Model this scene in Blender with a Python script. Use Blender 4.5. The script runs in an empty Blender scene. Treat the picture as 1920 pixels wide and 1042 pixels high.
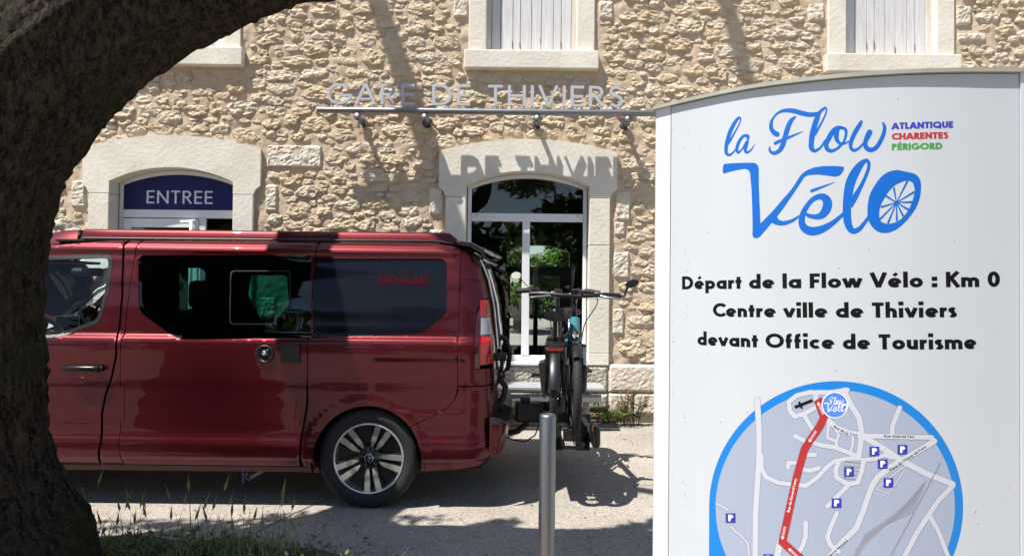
import bpy, bmesh, math, random
from mathutils import Vector, Matrix, noise
from mathutils.geometry import delaunay_2d_cdt
R = math.radians
rnd = random.Random(11)
scene = bpy.context.scene
COL = scene.collection
# ------------------------------------------------------------------ camera
CAM = Vector((0, 0, 1.53)); F = 1280.0; PITCH = math.atan(21/F); ROLL = R(0.6)
fw = Vector((0, math.cos(PITCH), math.sin(PITCH)))
r0 = Vector((1, 0, 0)); u0 = Vector((0, -math.sin(PITCH), math.cos(PITCH)))
rt = r0*math.cos(ROLL) + u0*math.sin(ROLL)
up = u0*math.cos(ROLL) - r0*math.sin(ROLL)
cd = bpy.data.cameras.new('camera'); cam = bpy.data.objects.new('camera', cd); COL.objects.link(cam)
cd.sensor_width = 36; cd.lens = 24; cd.clip_start = 0.05; cd.clip_end = 2000
cam.matrix_world = Matrix((( rt.x, up.x, -fw.x, CAM.x), (rt.y, up.y, -fw.y, CAM.y), (rt.z, up.z, -fw.z, CAM.z), (0, 0, 0, 1)))
scene.camera = cam
# ------------------------------------------------------------------ light
SUN = Vector((0.42, 0.30, -1.0)).normalized()          # the way the light travels
w = bpy.data.worlds.new('World'); scene.world = w; w.use_nodes = True
nt = w.node_tree; bg = nt.nodes['Background']
sky = nt.nodes.new('ShaderNodeTexSky'); sky.sky_type = 'NISHITA'; sky.sun_disc = False
sky.sun_elevation = math.asin(-SUN.z); sky.sun_rotation = math.atan2(-SUN.x, -SUN.y)
sky.air_density = 1.0; sky.dust_density = 0.6; sky.ozone_density = 1.5
nt.links.new(sky.outputs[0], bg.inputs['Color']); bg.inputs['Strength'].default_value = 0.085
sl = bpy.data.lights.new('sun', 'SUN'); sl.energy = 5.0; sl.angle = R(0.5); sl.color = (1, 0.95, 0.87)
so = bpy.data.objects.new('sun', sl); COL.objects.link(so)
so.rotation_euler = SUN.to_track_quat('-Z', 'Y').to_euler(); so.location = (-10, -8, 20)
scene.view_settings.view_transform = 'Standard'; scene.view_settings.look = 'None'
scene.view_settings.exposure = .9; scene.view_settings.gamma = 1.0
scene.view_settings.use_curve_mapping = False
scene.cycles.max_bounces = 8; scene.cycles.transparent_max_bounces = 24
# ------------------------------------------------------------------ helpers
def ray(px, py):
    return fw + rt*((px-960)/F) - up*((py-521)/F)
def at(px, py, Y):
    d = ray(px, py); return CAM + d*((Y-CAM.y)/d.y)
def smooth(t): t = max(0, min(1, t)); return t*t*(3-2*t)
def lerp_tab(tab, x):
    if x <= tab[0][0]: return tab[0][1]
    for (a, b), (c, d) in zip(tab, tab[1:]):
        if x <= c:
            t = (x-a)/(c-a); return b+(d-b)*(t*t*(3-2*t)*0.5+t*0.5)
    return tab[-1][1]
def nz(x, y, z, s=1.0): return noise.noise(Vector((x*s, y*s, z*s)))

def empty(name, loc, label=None, cat=None, group=None):
    o = bpy.data.objects.new(name, None); COL.objects.link(o); o.location = loc; o.empty_display_size = .2
    tag(o, label, cat, group); return o
def tag(o, label=None, cat=None, group=None, kind=None):
    if label: o['label'] = label
    if cat: o['category'] = cat
    if group: o['group'] = group
    if kind: o['kind'] = kind
    return o
def rootloc(p):
    v = Vector((0, 0, 0))
    while p is not None: v += p.location; p = p.parent
    return v
class MB:
    """collects geometry in world coordinates (or local ones for things built at the origin)"""
    def __init__(s): s.v = []; s.f = []; s.sm = []; s.n = {}
    def add(s, vs, fs, smooth=False):
        b = len(s.v); s.v += [Vector(v) for v in vs]
        for f in fs: s.f.append([i+b for i in f]); s.sm.append(smooth)
        return b
    def box(s, x0, x1, y0, y1, z0, z1, bev=0.0):
        if bev <= 0:
            vs = [(x0,y0,z0),(x1,y0,z0),(x1,y1,z0),(x0,y1,z0),(x0,y0,z1),(x1,y0,z1),(x1,y1,z1),(x0,y1,z1)]
            s.add(vs, [(0,3,2,1),(4,5,6,7),(0,1,5,4),(1,2,6,5),(2,3,7,6),(3,0,4,7)]); return s
        bm = bmesh.new(); bmesh.ops.create_cube(bm, size=1)
        for v in bm.verts: v.co = Vector(((x0+x1)/2+v.co.x*(x1-x0), (y0+y1)/2+v.co.y*(y1-y0), (z0+z1)/2+v.co.z*(z1-z0)))
        bmesh.ops.bevel(bm, geom=bm.edges[:], offset=min(bev, .49*min(abs(x1-x0), abs(y1-y0), abs(z1-z0))), segments=2, profile=.5, affect='EDGES')
        bm.verts.index_update(); s.add([v.co.copy() for v in bm.verts], [[v.index for v in f.verts] for f in bm.faces]); bm.free(); return s
    def tube(s, path, r, seg=10, closed=False, caps=True, sm=True, flat=1.0, upv=None):
        P = [Vector(p) for p in path]; n = len(P)
        rr = r if isinstance(r, (list, tuple)) else [r]*n
        T = []
        for i in range(n):
            a = P[(i-1) % n] if (closed or i > 0) else P[i]; b = P[(i+1) % n] if (closed or i < n-1) else P[i]
            T.append((b-a).normalized())
        nn = Vector(upv) if upv else (Vector((0, 0, 1)) if abs(T[0].z) < .9 else Vector((1, 0, 0)))
        vs = []
        for i in range(n):
            nn = (nn - T[i]*nn.dot(T[i])).normalized(); bb = T[i].cross(nn)
            for k in range(seg):
                a = 2*math.pi*k/seg
                vs.append(P[i] + (nn*math.cos(a)*flat + bb*math.sin(a))*rr[i])
        fs = []
        for i in range(n if closed else n-1):
            j = (i+1) % n
            for k in range(seg):
                l = (k+1) % seg; fs.append((i*seg+k, i*seg+l, j*seg+l, j*seg+k))
        s.add(vs, fs, sm)
        if caps and not closed:
            s.add(vs[:seg], [tuple(range(seg))[::-1]]); s.add(vs[-seg:], [tuple(range(seg))])
        return s
    def lathe(s, prof, c, axis='x', seg=48, sm=True, closed=False):
        """prof: (along, radius) pairs"""
        vs = []
        for (a, r) in prof:
            for k in range(seg):
                t = 2*math.pi*k/seg; p, q = r*math.cos(t), r*math.sin(t)
                vs.append(Vector(c) + (Vector((a, p, q)) if axis == 'x' else Vector((q, a, p)) if axis == 'y' else Vector((p, q, a))))
        n = len(prof); fs = []
        for i in range(n if closed else n-1):
            j = (i+1) % n
            for k in range(seg):
                l = (k+1) % seg; fs.append((i*seg+k, i*seg+l, j*seg+l, j*seg+k))
        s.add(vs, fs, sm); return s
    def prism(s, pts, d, sm=False):
        """planar polygon (3-D points) pushed by vector d"""
        n = len(pts); d = Vector(d); vs = [Vector(p) for p in pts] + [Vector(p)+d for p in pts]
        s.add(vs, [tuple(range(n)), tuple(range(2*n-1, n-1, -1))] + [(i, i+n, (i+1) % n+n, (i+1) % n) for i in range(n)], sm); return s
    def quad(s, a, b, c, d): s.add([a, b, c, d], [(0, 1, 2, 3)]); return s
    def grid(s, fn, nu, nv, sm=True):
        vs = [fn(i/nu, j/nv) for j in range(nv+1) for i in range(nu+1)]
        s.add(vs, [(j*(nu+1)+i, j*(nu+1)+i+1, (j+1)*(nu+1)+i+1, (j+1)*(nu+1)+i) for j in range(nv) for i in range(nu)], sm); return s
    def build(s, name, mat, parent=None, label=None, recalc=False):
        o0 = rootloc(parent)
        me = bpy.data.meshes.new(name); me.from_pydata([v-o0 for v in s.v], [], s.f)
        if recalc:
            bm = bmesh.new(); bm.from_mesh(me); bmesh.ops.remove_doubles(bm, verts=bm.verts, dist=1e-5); bmesh.ops.recalc_face_normals(bm, faces=bm.faces); bm.to_mesh(me); bm.free()
            if any(s.sm):
                me.shade_smooth()
        else:
            me.polygons.foreach_set('use_smooth', s.sm)
        me.materials.append(mat); me.update()
        o = bpy.data.objects.new(name, me); COL.objects.link(o)
        if parent is not None: o.parent = parent
        if label: o['label'] = label
        return o
def copy_tree(o, parent=None):
    c = o.copy(); COL.objects.link(c)
    if parent is not None: c.parent = parent
    for ch in o.children: copy_tree(ch, c)
    return c
# ------------------------------------------------------------------ materials
MATS = {}
def mat(name, col, rough=.6, metal=0, spec=.5, coat=0, coatr=.03, var=0, vscale=8, bump=0, bscale=60, bdist=.01, col2=None, stretch=None, trans=0, detail=6):
    if name in MATS: return MATS[name]
    m = bpy.data.materials.new(name); m.use_nodes = True; n = m.node_tree.nodes; L = m.node_tree.links
    b = n['Principled BSDF']; b.inputs['Base Color'].default_value = (*col, 1); b.inputs['Roughness'].default_value = rough
    b.inputs['Metallic'].default_value = metal; b.inputs['Specular IOR Level'].default_value = spec
    b.inputs['Coat Weight'].default_value = coat; b.inputs['Coat Roughness'].default_value = coatr
    tc = n.new('ShaderNodeTexCoord'); src = tc.outputs['Object']
    if stretch:
        mp = n.new('ShaderNodeMapping'); mp.inputs['Scale'].default_value = stretch; L.new(src, mp.inputs[0]); src = mp.outputs[0]
    if var or col2:
        t = n.new('ShaderNodeTexNoise'); t.inputs['Scale'].default_value = vscale; t.inputs['Detail'].default_value = detail; t.inputs['Roughness'].default_value = .65; L.new(src, t.inputs['Vector'])
        mr = n.new('ShaderNodeMapRange'); mr.inputs[1].default_value = .32; mr.inputs[2].default_value = .68; L.new(t.outputs[0], mr.inputs[0])
        mx = n.new('ShaderNodeMix'); mx.data_type = 'RGBA'; c2 = col2 or tuple(c*(1-var) for c in col)
        mx.inputs['A'].default_value = (*col, 1); mx.inputs['B'].default_value = (*c2, 1)
        L.new(mr.outputs[0], mx.inputs['Factor']); L.new(mx.outputs['Result'], b.inputs['Base Color'])
    if bump:
        t2 = n.new('ShaderNodeTexNoise'); t2.inputs['Scale'].default_value = bscale; t2.inputs['Detail'].default_value = 8; t2.inputs['Roughness'].default_value = .65; L.new(src, t2.inputs['Vector'])
        bp = n.new('ShaderNodeBump'); bp.inputs['Strength'].default_value = bump; bp.inputs['Distance'].default_value = bdist
        L.new(t2.outputs[0], bp.inputs['Height']); L.new(bp.outputs[0], b.inputs['Normal'])
    if trans: b.inputs['Transmission Weight'].default_value = trans
    MATS[name] = m; return m
def glass(name, tint, f0=1.5, gl=1.0, rough=0.0):
    m = bpy.data.materials.new(name); m.use_nodes = True; n = m.node_tree.nodes; L = m.node_tree.links; n.clear()
    o = n.new('ShaderNodeOutputMaterial'); t = n.new('ShaderNodeBsdfTransparent'); t.inputs[0].default_value = (*tint, 1)
    g = n.new('ShaderNodeBsdfGlossy'); g.inputs['Roughness'].default_value = rough; g.inputs[0].default_value = (gl, gl, gl, 1)
    f = n.new('ShaderNodeFresnel'); f.inputs[0].default_value = f0; mx = n.new('ShaderNodeMixShader')
    L.new(f.outputs[0], mx.inputs[0]); L.new(t.outputs[0], mx.inputs[1]); L.new(g.outputs[0], mx.inputs[2]); L.new(mx.outputs[0], o.inputs[0])
    return m
def leafmat(name, c1, c2):
    m = mat(name, c1, rough=.55, col2=c2, vscale=3, detail=2)
    n = m.node_tree.nodes; L = m.node_tree.links; b = n['Principled BSDF']
    tr = n.new('ShaderNodeBsdfTranslucent'); tr.inputs[0].default_value = (c1[0]*1.6, c1[1]*1.6, c1[2]*1.0, 1)
    mx = n.new('ShaderNodeMixShader'); mx.inputs[0].default_value = .3; out = n['Material Output']
    L.new(b.outputs[0], mx.inputs[1]); L.new(tr.outputs[0], mx.inputs[2]); L.new(mx.outputs[0], out.inputs[0]); return m

PAINT = mat('red_paint', (.092, .0062, .0095), rough=.38, metal=.75, coat=.45, coatr=.015, bump=.03, bscale=1.3, bdist=.02)
def flakes():
    n = PAINT.node_tree.nodes; b = n['Principled BSDF']; b.inputs['Specular IOR Level'].default_value = .5
flakes()
BLACKP = mat('black_plastic', (.012, .012, .013), rough=.45, var=.3, vscale=20)
GAP = mat('gap_black', (.004, .004, .004), rough=.8)
GLOSSB = mat('gloss_black', (.008, .008, .009), rough=.12, coat=.6)
RUBBER = mat('rubber', (.018, .018, .019), rough=.75, var=.35, vscale=14, bump=.2, bscale=120, bdist=.002)
GREYIN = mat('van_lining', (.05, .052, .055), rough=.8)
PALEIN = mat('pale_trim', (.34, .34, .33), rough=.7)
ALU = mat('cut_aluminium', (.78, .77, .75), rough=.28, metal=.9)
CHROME = mat('chrome', (.8, .8, .8), rough=.08, metal=1)
STEEL = mat('brushed_steel', (.27, .27, .28), rough=.42, metal=1, var=.25, vscale=30, stretch=(8, 8, .6))
GALV = mat('satin_steel', (.25, .255, .27), rough=.38, metal=.85, var=.2, vscale=15)
SIGNGREY = mat('letter_grey', (.5, .52, .56), rough=.45, metal=.3)
PVC = mat('white_frame', (.72, .73, .76), rough=.35, var=.05)
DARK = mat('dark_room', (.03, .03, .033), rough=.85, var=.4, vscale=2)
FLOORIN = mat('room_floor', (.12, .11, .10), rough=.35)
GL = glass('window_glass', (.80, .84, .83), 1.55)
GLV = glass('van_glass', (.84, .92, .91), 1.33)
GLT = glass('tinted_glass', (.10, .34, .30), 1.52)
GLF = mat('film_glass', (.006, .007, .012), rough=.09, spec=.22, coat=0)
def render_mat(name, base, c2, bs=40, bd=.006, st=.6): return mat(name, base, rough=.9, col2=c2, vscale=2.2, bump=st, bscale=bs, bdist=bd)
MORTAR = render_mat('lime_mortar', (.56, .44, .315), (.495, .38, .265), 55, .012, .9)
SURR = render_mat('painted_surround', (.71, .675, .59), (.58, .535, .45), 22, .010, .7)
DRESSED = render_mat('dressed_limestone', (.66, .60, .50), (.55, .48, .38), 28, .022, 1.0)
def stonemat():
    m = bpy.data.materials.new('rubble_limestone'); m.use_nodes = True; n = m.node_tree.nodes; L = m.node_tree.links; b = n['Principled BSDF']
    b.inputs['Roughness'].default_value = .92; b.inputs['Specular IOR Level'].default_value = .2
    oi = n.new('ShaderNodeObjectInfo'); ge = n.new('ShaderNodeNewGeometry'); ad = n.new('ShaderNodeMath'); ad.operation = 'ADD'
    L.new(oi.outputs['Random'], ad.inputs[0]); L.new(ge.outputs['Random Per Island'], ad.inputs[1])
    fr = n.new('ShaderNodeMath'); fr.operation = 'FRACT'; L.new(ad.outputs[0], fr.inputs[0])
    cr = n.new('ShaderNodeValToRGB'); e = cr.color_ramp.elements
    e[0].position = 0; e[0].color = (.57, .49, .37, 1); e[1].position = 1; e[1].color = (.50, .40, .28, 1)
    for p, c in ((.25, (.55, .47, .355, 1)), (.5, (.51, .41, .285, 1)), (.72, (.54, .45, .32, 1)), (.88, (.53, .41, .28, 1))):
        q = e.new(p); q.color = c
    L.new(fr.outputs[0], cr.inputs[0])
    tc = n.new('ShaderNodeTexCoord'); t = n.new('ShaderNodeTexNoise'); t.inputs['Scale'].default_value = 7; t.inputs['Detail'].default_value = 8; t.inputs['Roughness'].default_value = .7
    L.new(tc.outputs['Object'], t.inputs['Vector'])
    mr = n.new('ShaderNodeMapRange'); mr.inputs[1].default_value = .54; mr.inputs[2].default_value = .70; L.new(t.outputs[0], mr.inputs[0])
    mx = n.new('ShaderNodeMix'); mx.data_type = 'RGBA'; mx.inputs['B'].default_value = (.36, .22, .10, 1); L.new(cr.outputs[0], mx.inputs['A'])
    ml = n.new('ShaderNodeMath'); ml.operation = 'MULTIPLY'; ml.inputs[1].default_value = .45; L.new(mr.outputs[0], ml.inputs[0]); L.new(ml.outputs[0], mx.inputs['Factor'])
    L.new(mx.outputs['Result'], b.inputs['Base Color'])
    t2 = n.new('ShaderNodeTexNoise'); t2.inputs['Scale'].default_value = 22; t2.inputs['Detail'].default_value = 9; t2.inputs['Roughness'].default_value = .7; L.new(tc.outputs['Object'], t2.inputs['Vector'])
    v = n.new('ShaderNodeTexVoronoi'); v.inputs['Scale'].default_value = 30; L.new(tc.outputs['Object'], v.inputs['Vector'])
    a2 = n.new('ShaderNodeMath'); a2.operation = 'MULTIPLY_ADD'; a2.inputs[1].default_value = .5; L.new(v.outputs[0], a2.inputs[0]); L.new(t2.outputs[0], a2.inputs[2])
    bp = n.new('ShaderNodeBump'); bp.inputs['Strength'].default_value = .75; bp.inputs['Distance'].default_value = .025; L.new(a2.outputs[0], bp.inputs['Height']); L.new(bp.outputs[0], b.inputs['Normal'])
    return m
STONE = stonemat()
def groundmat():
    m = bpy.data.materials.new('gravel_asphalt'); m.use_nodes = True; n = m.node_tree.nodes; L = m.node_tree.links; b = n['Principled BSDF']
    b.inputs['Roughness'].default_value = .93; b.inputs['Specular IOR Level'].default_value = .25
    tc = n.new('ShaderNodeTexCoord')
    def N(s, d=6, r=.6):
        t = n.new('ShaderNodeTexNoise'); t.inputs['Scale'].default_value = s; t.inputs['Detail'].default_value = d; t.inputs['Roughness'].default_value = r; L.new(tc.outputs['Object'], t.inputs['Vector']); return t
    v = n.new('ShaderNodeTexVoronoi'); v.inputs['Scale'].default_value = 105; L.new(tc.outputs['Object'], v.inputs['Vector'])
    cr = n.new('ShaderNodeValToRGB'); e = cr.color_ramp.elements; e[0].color = (.225, .20, .172, 1); e[1].color = (.41, .37, .325, 1)
    q = e.new(.5); q.color = (.31, .278, .242, 1)
    sx = n.new('ShaderNodeSeparateColor'); L.new(v.outputs['Color'], sx.inputs[0]); L.new(sx.outputs[0], cr.inputs[0])
    big = N(.9, 5); mr = n.new('ShaderNodeMapRange'); mr.inputs[1].default_value = .3; mr.inputs[2].default_value = .7; mr.inputs[3].default_value = .82; mr.inputs[4].default_value = 1.1; L.new(big.outputs[0], mr.inputs[0])
    mx = n.new('ShaderNodeMix'); mx.data_type = 'RGBA'; mx.blend_type = 'MULTIPLY'; mx.inputs['Factor'].default_value = 1; L.new(cr.outputs[0], mx.inputs['A']); L.new(mr.outputs[0], mx.inputs['B'])
    st = N(3.2, 8, .75); ms = n.new('ShaderNodeMapRange'); ms.inputs[1].default_value = .58; ms.inputs[2].default_value = .70; ms.inputs[4].default_value = .45; L.new(st.outputs[0], ms.inputs[0])
    m4 = n.new('ShaderNodeMix'); m4.data_type = 'RGBA'; m4.inputs['B'].default_value = (.11, .098, .085, 1); L.new(mx.outputs['Result'], m4.inputs['A']); L.new(ms.outputs[0], m4.inputs['Factor']); L.new(m4.outputs['Result'], b.inputs['Base Color'])
    bp = n.new('ShaderNodeBump'); bp.inputs['Strength'].default_value = .7; bp.inputs['Distance'].default_value = .006; L.new(v.outputs['Distance'], bp.inputs['Height']); L.new(bp.outputs[0], b.inputs['Normal'])
    return m
# ------------------------------------------------------------------ ground
YW = 7.95
def gz(x, y): return 0.0
g = MB(); g.box(-150, 150, -150, 150, -.3, 0)
tag(g.build('ground', groundmat()), kind='structure')
SOIL = mat('soil', (.055, .042, .028), rough=.95, var=.5, vscale=20, bump=.8, bscale=40, bdist=.02)
s_ = MB()
cx, cy = -2.35, 3.55
pts = [(cx+1.75*math.cos(a*math.pi/24)*(1+.06*math.sin(a*1.7)), cy+.62*math.sin(a*math.pi/24)*(1+.12*math.sin(a*2.3)), .004) for a in range(48)]
s_.add([(cx, cy, .04)]+pts, [(0, i+1, (i+1) % 48+1) for i in range(48)], True)
tag(s_.build('soil_bed', SOIL), kind='structure')
# ------------------------------------------------------------------ station building
bld = empty('station_building', (0, YW, 0), 'sunlit rubble limestone station building with pale arched surrounds and white shutters', 'building')
def wz(py): return at(960, py, YW).z
def wx(px): return at(px, 541, YW).x
ARCHES = [(-3.97, 'door'), (.174, 'window')]
UPPER = [-3.93, .20, 4.40]
OW = .72                       # half the opening
SPR, APX = 2.74, 2.905         # opening spring and apex
def arch_z(x, half, spring, apex):   # circular segment
    h = apex-spring; Rr = (half*half+h*h)/(2*h); return apex-Rr+math.sqrt(max(0, Rr*Rr-x*x))
HOLES = [(-3.97-OW, -3.97+OW, 0, APX), (.174-OW, .174+OW, .70, APX)] + [(c-.53, c+.53, 4.30, 6.2) for c in UPPER]
XA, XB, ZT = -8.2, 7.6, 7.0
# mortar bed: fine grid with uneven relief, holes cut out on the grid lines
xs = sorted(set([XA, XB] + [h[0]-.03 for h in HOLES] + [h[1]+.03 for h in HOLES])); zs = sorted(set([0, ZT] + [h[2] for h in HOLES if h[2] > 0] + [h[3]+.03 for h in HOLES]))
def axis(vals, step):
    out = []
    for a, b in zip(vals, vals[1:]):
        n = max(1, int(round((b-a)/step))); out += [a+(b-a)*i/n for i in range(n)]
    return out+[vals[-1]]
def relief(x, z): return -.016*nz(x, 3.1, z, 6)-.012*nz(x, 9.3, z, 16)-.005*nz(x, 2, z, 45)
wm = MB(); gx = axis(xs, .027); gzs = axis(zs, .027)
vs = [Vector((x, YW+relief(x, z), z)) for z in gzs for x in gx]; fs = []
nx = len(gx)
for j in range(len(gzs)-1):
    for i in range(nx-1):
        cxm, czm = (gx[i]+gx[i+1])/2, (gzs[j]+gzs[j+1])/2
        if any(h[0]-.03 < cxm < h[1]+.03 and h[2] < czm < h[3]+.03 for h in HOLES): continue
        fs.append((j*nx+i, j*nx+i+1, (j+1)*nx+i+1, (j+1)*nx+i))
wm.add(vs, fs, True)
wall = wm.build('wall', MORTAR, bld, 'sand coloured lime mortar face set with rubble stones')
# surrounds
def arch_pts(c, half, spring, apex, n=16, rev=False):
    p = [(c-half+2*half*i/n, arch_z(-half+2*half*i/n, half, spring, apex)) for i in range(n+1)]
    return p[::-1] if rev else p
def plate(poly, y0, y1, bev=0):
    """flat polygon in x,z between two depths, triangulated"""
    m = MB(); m.prism([(x, y0, z) for x, z in poly], (0, y1-y0, 0)); return m
def ring_plate(inner, outer, y0, y1):
    """strip between two equally long polylines (x,z)"""
    m = MB(); n = len(inner)
    V = [Vector((x, y0, z)) for x, z in inner]+[Vector((x, y0, z)) for x, z in outer]+[Vector((x, y1, z)) for x, z in inner]+[Vector((x, y1, z)) for x, z in outer]
    f = []
    for i in range(n-1):
        f += [(i, i+1, n+i+1, n+i), (2*n+i, 3*n+i, 3*n+i+1, 2*n+i+1), (i, 2*n+i, 2*n+i+1, i+1), (n+i, n+i+1, 3*n+i+1, 3*n+i)]
    for e in (0, n-1): f.append((e, n+e, 3*n+e, 2*n+e))
    m.add(V, f); return m
PY = YW-.045      # face of the surrounds
REC = .21
for c, kind in ARCHES:
    zb = 0.0 if kind == 'door' else .66
    o = empty('window_surround' if kind == 'window' else 'door_surround', (0, 0, 0)); bpy.data.objects.remove(o)
    inner = arch_pts(c, OW, SPR, APX)
    oh = 1.035
    outer = arch_pts(c, oh, 3.13, 3.275)
    # head: strip, shoulders drop to 2.62
    head = ring_plate(inner, outer, PY, YW+REC)
    jl = [(c-oh, 3.13), (c-OW, SPR), (c-OW, 2.60), (c-.955, 2.60), (c-.985, 2.66), (c-oh, 2.70)]
    head.prism([(x, PY, z) for x, z in jl], (0, REC+.045, 0))
    head.prism([(2*c-x, PY, z) for x, z in jl][::-1], (0, REC+.045, 0))
    head.build('surround_head', SURR, bld)
    for sgn in (-1, 1):
        j = MB()
        zc = [2.597, 2.05, 1.42, .80, zb] if kind == 'window' else [2.597, 2.0, 1.35, .7, 0]
        for a, b in zip(zc, zc[1:]):
            x0, x1 = sorted((c+sgn*OW, c+sgn*.955)); j.box(x0, x1, PY+rnd.uniform(0, .003), YW+REC, b+.002, a-.002, .006)
        j.build('surround_jamb', SURR, bld)
for c in UPPER:
    for sgn in (-1, 1):
        j = MB(); x0, x1 = sorted((c+sgn*.53, c+sgn*.735)); j.box(x0, x1, PY+.012, YW+.2, 4.302, 6.1, .008); j.build('surround_jamb', SURR, bld)
    j = MB(); j.box(c-.78, c+.78, YW-.095, YW+.2, 4.085, 4.30, .012); j.build('window_sill', SURR, bld)
    j = MB(); j.box(c-.78, c+.78, PY+.012, YW+.2, 6.103, 6.4, .01); j.build('surround_head', SURR, bld)
# keep-out zones for rubble: (x0,x1,z0,z1)
KEEP = [(c-1.05, c+1.05, (0 if k == 'door' else .6), 3.15) for c, k in ARCHES] + [(c-.8, c+.8, 4.07, 6.42) for c in UPPER] + [(XA, XB, -1, .69)]
ARCHC = [c for c, k in ARCHES]
# big dressed blocks named by eye: px boxes
BLK = [(495, 275, 602, 320), (800, 352, 830, 405), (1150, 355, 1182, 412), (1148, 468, 1181, 520), (1146, 574, 1172, 625), (493, 350, 520, 402), (842, 0, 873, 36),
       (1116, 0, 1147, 36), (128, 345, 160, 398), (1511, 0, 1545, 36), (1790, 0, 1822, 40), (1793, 52, 1850, 70), (1148, 412, 1172, 440), (486, 560, 520, 600), (802, 430, 832, 470)]
blocks = [(wx(a)+.008, wx(c)-.008, wz(d)+.008, wz(b)-.008) for a, b, c, d in BLK]
KEEP += [(a-.02, b+.02, c-.02, d+.02) for a, b, c, d in blocks]
def rock(cx, cz, a, b, prot, seed, sq=2.6, seg=16, ang=0.0):
    """rugged stone face: half sizes a,b"""
    rg = random.Random(seed); off = rg.uniform(0, 50)
    rings = [(1.06, -.035), (1.02, .25), (.92, .75), (.78, .95), (.6, 1.0), (.4, 1.05), (.2, 1.05)] if a > .075 else [(1.04, -.035), (1.0, .30), (.86, .85), (.62, 1.0), (.32, 1.05)]
    vs = []; ca, sa = math.cos(ang), math.sin(ang)
    ph = rg.uniform(0, 6.28)
    for ri, (s, h) in enumerate(rings):
        for k in range(seg):
            t = 2*math.pi*(k+.4*(ri % 2))/seg
            ct, st = math.cos(t), math.sin(t)
            rr = (abs(ct)**sq+abs(st)**sq)**(-1/sq)
            rr *= 1+.34*noise.noise(Vector((ct*1.3+off, st*1.3, 0)))+.22*noise.noise(Vector((ct*3.5+off, st*3.5, 7)))
            x, z = a*rr*s*ct, b*rr*s*st
            x, z = x*ca-z*sa, x*sa+z*ca
            hh = h*prot if h > 0 else h
            if h > .5:
                hh += prot*(1.0*noise.noise(Vector(((cx+x)*11, off, (cz+z)*14)))+.8*noise.noise(Vector(((cx+x)*27, off+3, (cz+z)*31))))
                hh += -prot*.25*(z/b)      # tops lean back
            vs.append((cx+x, YW-hh, cz+z))
    vs.append((cx, YW-prot*(1+.5*noise.noise(Vector((cx*11, off, cz*14)))), cz))
    n = len(rings); fs = []
    for i in range(n-1):
        for k in range(seg):
            l = (k+1) % seg; fs.append((i*seg+k, i*seg+l, (i+1)*seg+l)); fs.append((i*seg+k, (i+1)*seg+l, (i+1)*seg+k))
    for k in range(seg): fs.append(((n-1)*seg+k, (n-1)*seg+(k+1) % seg, len(vs)-1))
    return vs, fs
for i, (a, b, c, d) in enumerate(blocks):
    # pecked squared blocks: gridded face with tooled relief
    m = MB(); nu = max(4, int((b-a)/.022)); nv = max(4, int((d-c)/.022)); sd = rnd.uniform(0, 40)
    def fn(u, v):
        x, z = a+(b-a)*u, c+(d-c)*v
        e = min(u*(b-a), (1-u)*(b-a), v*(d-c), (1-v)*(d-c)); k = smooth(e/.018)
        return (x+.01*nz(x, sd, z, 9)*(1-k)*2, YW+.01-k*(.035+.012*nz(x, sd, z, 30)+.010*nz(x, sd, z, 12)), z+.01*nz(z, sd, x, 9)*(1-k)*2)
    m.grid(fn, nu, nv, False); o = m.build('dressed_block', DRESSED, wall)
# rubble scattered largest first
placed = []; cell = {}
def fits(x, z, a, b, gap):
    for k in KEEP:
        if k[0] < x+a and x-a < k[1] and k[2] < z+b and z-b < k[3]: return False
    for c in ARCHC:
        if abs(x-c) < 1.05+a:
            if z-b < arch_z(min(1.0, abs(x-c)), 1.035, 3.13, 3.275)+.015 and z > 2: return False
    if z+b > 5.6: return False
    I, J = int(x/.5), int(z/.5)
    for i in range(I-1, I+2):
        for j in range(J-1, J+2):
            for (X, Z, A, B) in cell.get((i, j), ()):
                dx, dz = abs(x-X)/(a+A+gap), abs(z-Z)/(b+B+gap)
                if dx**2.6+dz**2.6 < 1.0: return False
    return True
XL, XR = -6.0, 6.1
for (n, a0, a1, b0, b1, gap) in ((700, .12, .18, .06, .09, .006), (8000, .08, .13, .042, .07, .004), (22000, .055, .09, .028, .05, .004), (30000, .035, .06, .016, .03, .004)):
    for _ in range(n):
        a, b = rnd.uniform(a0, a1), rnd.uniform(b0, b1)
        x, z = rnd.uniform(XL, XR), rnd.uniform(.69, 5.3)
        if z < 1.9 and x < -.8 and x > -5.8: continue      # behind the van: left as rendered wall below
        if fits(x, z, a, b, gap):
            placed.append((x, z, a, b)); cell.setdefault((int(x/.5), int(z/.5)), []).append((x, z, a, b))
placed.sort(key=lambda q: -q[2]*q[3]*(1 if (-4.9 < q[0] < 2.0 or q[1] > 3.9) else .05))
rest = MB()
for i, (x, z, a, b) in enumerate(placed):
    prot = min(.028, .009+.125*min(a, b))*rnd.uniform(.75, 1.25)
    V, Fc = rock(x, z, a*1.03, b*1.03, prot, i, sq=rnd.choice((2.3, 2.8, 3.4)), seg=22 if a > .075 else 15 if a > .05 else 10, ang=rnd.uniform(-.12, .12))
    if i < 280:
        m = MB(); m.add(V, Fc, False); m.build('stone', STONE, wall)
    else: rest.add(V, Fc, False)
o = rest.build('rubble', STONE, wall); o['kind'] = 'stuff'
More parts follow.
